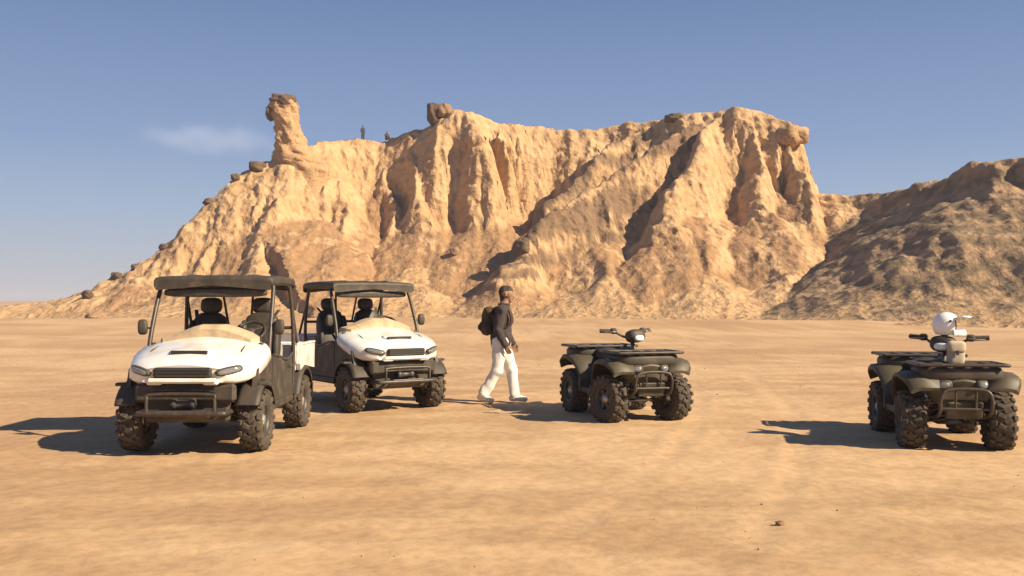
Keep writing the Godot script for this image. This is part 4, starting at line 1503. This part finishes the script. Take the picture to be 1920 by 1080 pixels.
	for s in [-1.0, 1.0]:
		for z in [FZ, RZ]:
			st = tool()
			arm(st, Vector3(s * 0.13, 0.33, z + 0.14), Vector3(s * 0.13, 0.33, z - 0.14), Vector3(s * 0.36, 0.28, z))
			arm(st, Vector3(s * 0.14, 0.45, z + 0.11), Vector3(s * 0.14, 0.45, z - 0.11), Vector3(s * 0.35, 0.38, z))
			tube(st, [Vector3(s * 0.08, 0.36, z), Vector3(s * 0.42, 0.31, z)], 0.018, 8)
			box(st, Vector3(s * 0.365, 0.32, z), Vector3(0.045, 0.17, 0.08), 0.015)
			done(st, M.frame_paint, "suspension_arm", t)
			shock(t, Vector3(s * 0.19, 0.66, z + 0.02), Vector3(s * 0.31, 0.35, z + 0.02))
			wheel(t, Vector3(s * 0.44, 0.305, z), 0.312, 0.25, 0.15, 0.0, M.dark_steel)
	return t

# ------------------------------------------------------------------ people, facing local +z
# j: joints by name; everything else follows from them
func make_person(label: String, at: Vector3, turn: float, j: Dictionary, top: Material, legs: Material, shoes: Material, cell: float, pack: bool, group := "") -> Node3D:
	var t := thing("person", label, "person", at, turn, group)
	var hd: Vector3 = j.head
	var nk: Vector3 = j.neck
	var ch: Vector3 = j.chest
	var pv: Vector3 = j.pelvis
	var fw: Vector3 = j.face
	var bones := []
	bones.append([nk - Vector3(0, 0.03, 0), hd - Vector3(0, 0.06, 0), 0.055, 0.055])
	bones.append([ch, nk, 0.11, 0.07])
	bones.append([pv, ch, 0.12, 0.12])
	for s in ["l", "r"]:
		bones.append([ch + Vector3(0, 0.05, 0), j["sh" + s], 0.08, 0.055])
		bones.append([j["sh" + s], j["el" + s], 0.048, 0.038])
		bones.append([j["el" + s], j["wr" + s], 0.038, 0.028])
		bones.append([pv, j["hp" + s], 0.11, 0.085])
		bones.append([j["hp" + s], j["kn" + s], 0.08, 0.052])
		bones.append([j["kn" + s], j["an" + s], 0.05, 0.036])
		bones.append([j["an" + s], j["to" + s], 0.04, 0.03])
	var st := tool()
	sdf_mesh(st, bones, maxf(cell, 0.014), 0.035)
	# head: skull, jaw, nose, ears
	var side := Vector3.UP.cross(fw).normalized()
	var hb := [
		[hd + Vector3(0, 0.025, 0) - fw * 0.02, hd + Vector3(0, 0.02, 0) + fw * 0.02, 0.084, 0.082],
		[hd - Vector3(0, 0.02, 0) + fw * 0.03, hd - Vector3(0, 0.085, 0) + fw * 0.055, 0.062, 0.036],
		[hd + fw * 0.09 + Vector3(0, 0.005, 0), hd + fw * 0.115 - Vector3(0, 0.03, 0), 0.010, 0.016],
		[hd - Vector3(0, 0.04, 0), nk, 0.052, 0.052],
		[hd + side * 0.082 - fw * 0.005 + Vector3(0, 0.015, 0), hd + side * 0.084 - fw * 0.005 - Vector3(0, 0.02, 0), 0.016, 0.012],
		[hd - side * 0.082 - fw * 0.005 + Vector3(0, 0.015, 0), hd - side * 0.084 - fw * 0.005 - Vector3(0, 0.02, 0), 0.016, 0.012],
		[hd + fw * 0.085 - Vector3(0, 0.052, 0) + side * 0.018, hd + fw * 0.085 - Vector3(0, 0.052, 0) - side * 0.018, 0.011, 0.011],
	]
	sdf_mesh(st, hb, cell * 0.55, 0.02)
	# hands: palm, four bent fingers of unequal length, thumb from the side of the palm
	for s in ["l", "r"]:
		var w: Vector3 = j["wr" + s]
		var dn: Vector3 = (w - (j["el" + s] as Vector3)).normalized()
		var inw := side * (-1.0 if s == "l" else 1.0)      # towards the body: the way the palm faces
		inw = (inw - dn * inw.dot(dn)).normalized()
		var ac := dn.cross(inw).normalized()
		if ac.dot(fw) < 0.0:
			ac = -ac
		var hbn := [[w, w + dn * 0.03, 0.026, 0.026]]
		for f in 4:
			var o: float = 0.030 - f * 0.020
			var root: Vector3 = w + dn * 0.085 + ac * o
			hbn.append([w + dn * 0.03 + ac * o * 0.8, root, 0.016, 0.011])
			var ln: float = [0.036, 0.042, 0.039, 0.030][f]
			var mid := root + (dn + inw * 0.35).normalized() * ln
			hbn.append([root, mid, 0.0095, 0.0088])
			hbn.append([mid, mid + (dn * 0.7 + inw * 0.8).normalized() * ln * 0.85, 0.0088, 0.0078])
		var tr := w + dn * 0.03 + ac * 0.026
		var tm := tr + (dn * 0.7 + ac * 0.75 + inw * 0.3).normalized() * 0.042
		hbn.append([tr, tm, 0.014, 0.0105])
		hbn.append([tm, tm + (dn + ac * 0.15 + inw * 0.3).normalized() * 0.032, 0.0105, 0.009])
		sdf_mesh(st, hbn, maxf(cell * 0.4, 0.0045), 0.006)
	done(st, M.skin, "body", t)
	for s in [-1.0, 1.0]:
		st = tool()
		lump(st, hd + fw * 0.086 + side * 0.032 * s + Vector3(0, 0.012, 0), Vector3(0.024, 0.014, 0.014), 2.0, Basis(), 6)
		done(st, M.hair, "eye", t)
	st = tool()
	sdf_mesh(st, [[hd + Vector3(0, 0.052, 0) - fw * 0.028, hd + Vector3(0, 0.056, 0) + fw * 0.022, 0.082, 0.074], [hd + Vector3(0, 0.03, 0) - fw * 0.045, hd - Vector3(0, 0.075, 0) - fw * 0.045, 0.074, 0.055], [hd + Vector3(0, 0.085, 0) + fw * 0.03, hd + Vector3(0, 0.075, 0) + fw * 0.062, 0.04, 0.03]], cell * 0.7, 0.02, 0.006, 40.0)
	done(st, M.hair, "hair", t)
	# trousers
	st = tool()
	var tb := [[pv + Vector3(0, 0.06, 0), pv - Vector3(0, 0.05, 0), 0.145, 0.15]]
	for s in ["l", "r"]:
		var an: Vector3 = j["an" + s]
		var kn: Vector3 = j["kn" + s]
		tb.append([pv, j["hp" + s], 0.135, 0.108])
		tb.append([j["hp" + s], kn, 0.108, 0.086])
		tb.append([kn, an + (kn - an).normalized() * 0.04, 0.084, 0.080])
	sdf_mesh(st, tb, cell, 0.03, 0.016, 6.5)
	done(st, legs, "trousers", t)
	# jacket
	st = tool()
	var jb := [[pv + Vector3(0, 0.05, 0), ch, 0.158, 0.155], [ch, nk - Vector3(0, 0.045, 0), 0.15, 0.085], [pv + Vector3(0, 0.04, 0), pv - Vector3(0, 0.03, 0), 0.158, 0.152]]
	for s in ["l", "r"]:
		jb.append([ch + Vector3(0, 0.08, 0), j["sh" + s], 0.11, 0.082])
		jb.append([j["sh" + s], j["el" + s], 0.080, 0.066])
		jb.append([j["el" + s], (j["wr" + s] as Vector3).lerp(j["el" + s], 0.05), 0.066, 0.052])
	sdf_mesh(st, jb, cell, 0.035, 0.010, 9.0)
	var jk := done(st, top, "jacket", t)
	st = tool()
	var col := []
	for k in 16:
		var a := TAU * k / 16.0
		col.append(nk + Vector3(cos(a) * 0.075, 0.005, sin(a) * 0.075))
	tube(st, col, 0.02, 7, -1.0, true)
	done(st, top, "collar", jk)
	# shoes
	for s in ["l", "r"]:
		var an: Vector3 = j["an" + s]
		var to: Vector3 = j["to" + s]
		var heel := an + (an - to).normalized() * 0.045 - Vector3(0, 0.045, 0)
		st = tool()
		sdf_mesh(st, [[an + Vector3(0, 0.0, 0), an - Vector3(0, 0.03, 0), 0.05, 0.052], [heel, to, 0.044, 0.040], [an, to, 0.05, 0.036]], cell * 0.7, 0.02)
		var sh := done(st, shoes, "shoe", t)
		st = tool()
		sdf_mesh(st, [[heel - Vector3(0, 0.028, 0), to - Vector3(0, 0.022, 0), 0.036, 0.034, Vector3(1, 1.8, 1)]], cell * 0.7, 0.01)
		done(st, M.sole, "sole", sh)
	if pack:
		var b := node("backpack", t)
		var bc := (ch + pv) * 0.5 + Vector3(0, 0.12, -0.205)
		st = tool()
		sdf_mesh(st, [[bc + Vector3(-0.07, 0.13, 0.02), bc + Vector3(0.07, 0.13, 0.02), 0.07, 0.07], [bc + Vector3(-0.08, -0.12, -0.01), bc + Vector3(0.08, -0.12, -0.01), 0.085, 0.085], [bc + Vector3(0, 0.13, 0), bc + Vector3(0, -0.12, -0.02), 0.085, 0.10]], cell, 0.05, 0.010, 11.0)
		done(st, M.pack_cloth, "pack_body", b)
		st = tool()
		sdf_mesh(st, [[bc + Vector3(-0.05, -0.10, -0.11), bc + Vector3(0.05, -0.10, -0.085), 0.045, 0.045], [bc + Vector3(0, -0.05, -0.08), bc + Vector3(0, -0.12, -0.085), 0.05, 0.05]], cell, 0.04, 0.006, 15.0)
		done(st, M.pack_cloth, "front_pocket", b)
		for s in [-1.0, 1.0]:
			st = tool()
			tube(st, smooth_path([bc + Vector3(s * 0.09, 0.17, 0.06), ch + Vector3(s * 0.13, 0.17, -0.02), ch + Vector3(s * 0.14, 0.10, 0.115), ch + Vector3(s * 0.15, -0.10, 0.13), bc + Vector3(s * 0.13, -0.16, 0.08)], 5), 0.017, 7)
			done(st, M.pack_cloth, "shoulder_strap", b)
	return t

func make_people():
	var f := Vector3(0, -0.10, 1.0).normalized()
	# walking, weight passing from the rear foot to the front foot
	var walk := {
		"pelvis": Vector3(0, 0.97, 0.0), "chest": Vector3(0, 1.30, 0.02), "neck": Vector3(0, 1.50, 0.05), "head": Vector3(0.0, 1.655, 0.085), "face": f,
		"shl": Vector3(0.185, 1.415, 0.02), "ell": Vector3(0.235, 1.13, 0.05), "wrl": Vector3(0.215, 0.90, 0.17),
		"shr": Vector3(-0.185, 1.415, 0.03), "elr": Vector3(-0.24, 1.12, -0.02), "wrr": Vector3(-0.22, 0.89, 0.09),
		"hpl": Vector3(0.095, 0.93, 0.01), "knl": Vector3(0.10, 0.52, 0.15), "anl": Vector3(0.10, 0.105, 0.20), "tol": Vector3(0.115, 0.055, 0.36),
		"hpr": Vector3(-0.095, 0.93, 0.0), "knr": Vector3(-0.10, 0.50, -0.05), "anr": Vector3(-0.10, 0.125, -0.27), "tor": Vector3(-0.105, 0.05, -0.13)}
	make_person("person in dark jacket and white trousers walking with a backpack", Vector3(-0.17, ground_height(-0.17, -15.0), -15.0), deg_to_rad(86), walk, M.jacket_cloth, M.white_cloth, M.shoe, 0.013, true)
	var stand := {
		"pelvis": Vector3(0, 0.95, 0.0), "chest": Vector3(0, 1.28, 0.0), "neck": Vector3(0, 1.48, 0.0), "head": Vector3(0.0, 1.635, 0.03), "face": Vector3(0, 0, 1),
		"shl": Vector3(0.18, 1.40, 0.0), "ell": Vector3(0.23, 1.12, -0.02), "wrl": Vector3(0.21, 0.88, 0.08),
		"shr": Vector3(-0.18, 1.40, 0.0), "elr": Vector3(-0.23, 1.12, -0.02), "wrr": Vector3(-0.21, 0.88, 0.08),
		"hpl": Vector3(0.095, 0.92, 0.0), "knl": Vector3(0.11, 0.50, 0.02), "anl": Vector3(0.12, 0.10, 0.0), "tol": Vector3(0.14, 0.05, 0.15),
		"hpr": Vector3(-0.095, 0.92, 0.0), "knr": Vector3(-0.11, 0.50, 0.02), "anr": Vector3(-0.12, 0.10, 0.0), "tor": Vector3(-0.14, 0.05, 0.15)}
	var px := -16.9
	var pz := -111.6
	make_person("person in dark clothes standing upright on the hill crest", Vector3(px, crest_y(px, pz) - 0.03, pz), 0.7, stand, M.navy_cloth, M.navy_cloth, M.hair, 0.024, false, "people on the hill crest")
	var sit := {
		"pelvis": Vector3(0, 0.20, 0.0), "chest": Vector3(0, 0.52, 0.05), "neck": Vector3(0, 0.72, 0.10), "head": Vector3(0.0, 0.87, 0.15), "face": Vector3(0, 0, 1),
		"shl": Vector3(0.18, 0.64, 0.07), "ell": Vector3(0.22, 0.42, 0.24), "wrl": Vector3(0.08, 0.44, 0.40),
		"shr": Vector3(-0.18, 0.64, 0.07), "elr": Vector3(-0.22, 0.42, 0.24), "wrr": Vector3(-0.08, 0.40, 0.42),
		"hpl": Vector3(0.095, 0.17, 0.03), "knl": Vector3(0.13, 0.48, 0.38), "anl": Vector3(0.11, 0.10, 0.52), "tol": Vector3(0.13, 0.05, 0.67),
		"hpr": Vector3(-0.095, 0.17, 0.03), "knr": Vector3(-0.13, 0.48, 0.38), "anr": Vector3(-0.11, 0.10, 0.52), "tor": Vector3(-0.13, 0.05, 0.67)}
	px = -14.2
	pz = -111.5
	make_person("person in dark red top sitting on the hill crest", Vector3(px, crest_y(px, pz) + 0.02, pz), 0.5, sit, M.maroon_cloth, M.jacket_cloth, M.hair, 0.024, false, "people on the hill crest")

func crest_y(x: float, z: float) -> float:
	var y := -1e9
	for i in 5:
		y = maxf(y, hill_height_at(x - 0.2 + i * 0.1, z))
	return y

func make_helmet(at: Vector3, turn: float):
	var t := thing("helmet", "white off-road helmet with peak resting on a quad bike handlebar", "helmet", at, turn)
	# shell: a rounded dome open at the face (local +z) and at the neck
	var st := tool()
	var rings := []
	var nu := 26
	for k in nu + 1:
		# sweep from one edge of the face opening round the back to the other
		var a := lerpf(0.85, TAU - 0.85, k / float(nu))
		var ring := PackedVector3Array()
		for q in 14:
			var v := lerpf(-0.75, PI / 2, q / 13.0)
			ring.append(Vector3(sin(a) * cos(v) * 0.125, 0.135 + sin(v) * 0.145, cos(a) * cos(v) * 0.145))
		rings.append(ring)
	loft(st, rings, false, false)
	var rin := []
	for k in nu + 1:
		var a := lerpf(0.85, TAU - 0.85, k / float(nu))
		var ring := PackedVector3Array()
		for q in 14:
			var v := lerpf(-0.75, PI / 2, q / 13.0)
			ring.append(Vector3(sin(a) * cos(v) * 0.112, 0.135 + sin(v) * 0.132, cos(a) * cos(v) * 0.132))
		rin.append(ring)
	# brow that closes the front above the opening
	var brow := []
	for k in 13:
		var a := lerpf(-0.86, 0.86, k / 12.0)
		var ring := PackedVector3Array()
		for q in 7:
			var v := lerpf(0.42, PI / 2, q / 6.0)
			ring.append(Vector3(sin(a) * cos(v) * 0.125, 0.135 + sin(v) * 0.145, cos(a) * cos(v) * 0.145))
		brow.append(ring)
	loft(st, brow, false, false)
	done(st, M.helmet_white, "shell", t)
	st = tool()
	loft(st, rin, false, false)
	lump(st, Vector3(0, 0.12, -0.02), Vector3(0.19, 0.2, 0.18), 2.4, Basis(), 10)
	done(st, M.helmet_dark, "lining", t)
	st = tool()
	var chin := []
	for k in 11:
		var a := lerpf(-1.05, 1.05, k / 10.0)
		var r := 0.135 + 0.045 * cos(a)
		var c := Vector3(sin(a) * 0.128, 0.055, cos(a) * r)
		var o := Vector3(sin(a), 0, cos(a))
		chin.append(PackedVector3Array([c + o * 0.012 + Vector3(0, -0.038, 0), c + o * 0.022, c + o * 0.008 + Vector3(0, 0.036, 0), c - o * 0.012 + Vector3(0, 0.034, 0), c - o * 0.008 + Vector3(0, -0.036, 0)]))
	loft(st, chin, true, true)
	done(st, M.helmet_white, "chin_bar", t)
	st = tool()
	var pk := []
	for k in 9:
		var a := lerpf(-0.75, 0.75, k / 8.0)
		var ring := PackedVector3Array()
		for q in [[0.11, 0.232, 0.0], [0.19, 0.246, 0.0], [0.255, 0.236, 0.0], [0.255, 0.229, 0.0], [0.19, 0.237, 0.0], [0.11, 0.222, 0.0]]:
			ring.append(Vector3(sin(a) * (0.10 + 0.35 * (q[0] - 0.11)) * 1.25, q[1] - 0.02 * a * a, q[0] - 0.05 * a * a))
		pk.append(ring)
	loft(st, pk, true, true)
	done(st, M.helmet_white, "peak", t)
	for s in [-1.0, 1.0]:
		st = tool()
		lump(st, Vector3(s * 0.118, 0.185, 0.05), Vector3(0.03, 0.03, 0.03), 2.0, Basis(), 6)
		done(st, M.helmet_dark, "peak_screw", t)

func make_pouch(at: Vector3, turn: float):
	var t := thing("cloth_pouch", "beige cloth pouch hanging below the white helmet", "pouch", at, turn)
	var st := tool()
	lump(st, Vector3(0, 0, 0), Vector3(0.175, 0.27, 0.10), 4.0, Basis(), 14)
	done(st, M.beige_cloth, "bag", t)
	st = tool()
	lump(st, Vector3(0, 0.075, 0.012), Vector3(0.185, 0.13, 0.10), 5.0, Basis(), 12)
	done(st, M.beige_cloth, "flap", t)
	st = tool()
	box(st, Vector3(0, 0.015, 0.064), Vector3(0.03, 0.05, 0.008), 0.003)
	done(st, M.jacket_cloth, "buckle", t)

func make_things():
	var u := make_utv("white utility vehicle with a black roof standing square, its long shadow on open sand")
	u.position = Vector3(-3.31, 0, -11.36)
	u.scale = Vector3(0.94, 1, 1)
	var u2 := u.duplicate()
	u2.name = "utility_vehicle_001"
	add_child(u2)
	u2.set_meta("label", "white utility vehicle with a black roof turned towards the walking person")
	u2.position = Vector3(-2.29, 0, -15.05)
	u2.rotation.y = deg_to_rad(34)
	var a := make_atv("dark quad bike with a bare handlebar parked near the walking person")
	a.position = Vector3(1.49, 0, -13.45)
	a.rotation.y = deg_to_rad(17)
	var b := a.duplicate()
	b.name = "quad_bike_001"
	add_child(b)
	b.set_meta("label", "dark quad bike carrying a white helmet on its handlebar")
	b.position = Vector3(4.78, 0, -11.1)
	b.rotation.y = deg_to_rad(-8)
	(a.get_node("handlebar") as Node3D).rotation.y = deg_to_rad(14)
	(b.get_node("handlebar") as Node3D).rotation.y = deg_to_rad(-30)
	for c in a.get_children():
		if String(c.name).begins_with("wheel") and (c as Node3D).position.z > 0.0:
			(c as Node3D).rotation.y = deg_to_rad(16)
	for c in b.get_children():
		if String(c.name).begins_with("wheel") and (c as Node3D).position.z > 0.0:
			(c as Node3D).rotation.y = deg_to_rad(-5)
	var hm: Vector3 = b.transform * Vector3(0.0, 1.165, 0.36)
	make_helmet(hm, deg_to_rad(62))
	make_pouch(b.transform * Vector3(0.04, 1.00, 0.55), deg_to_rad(-8))
	make_people()
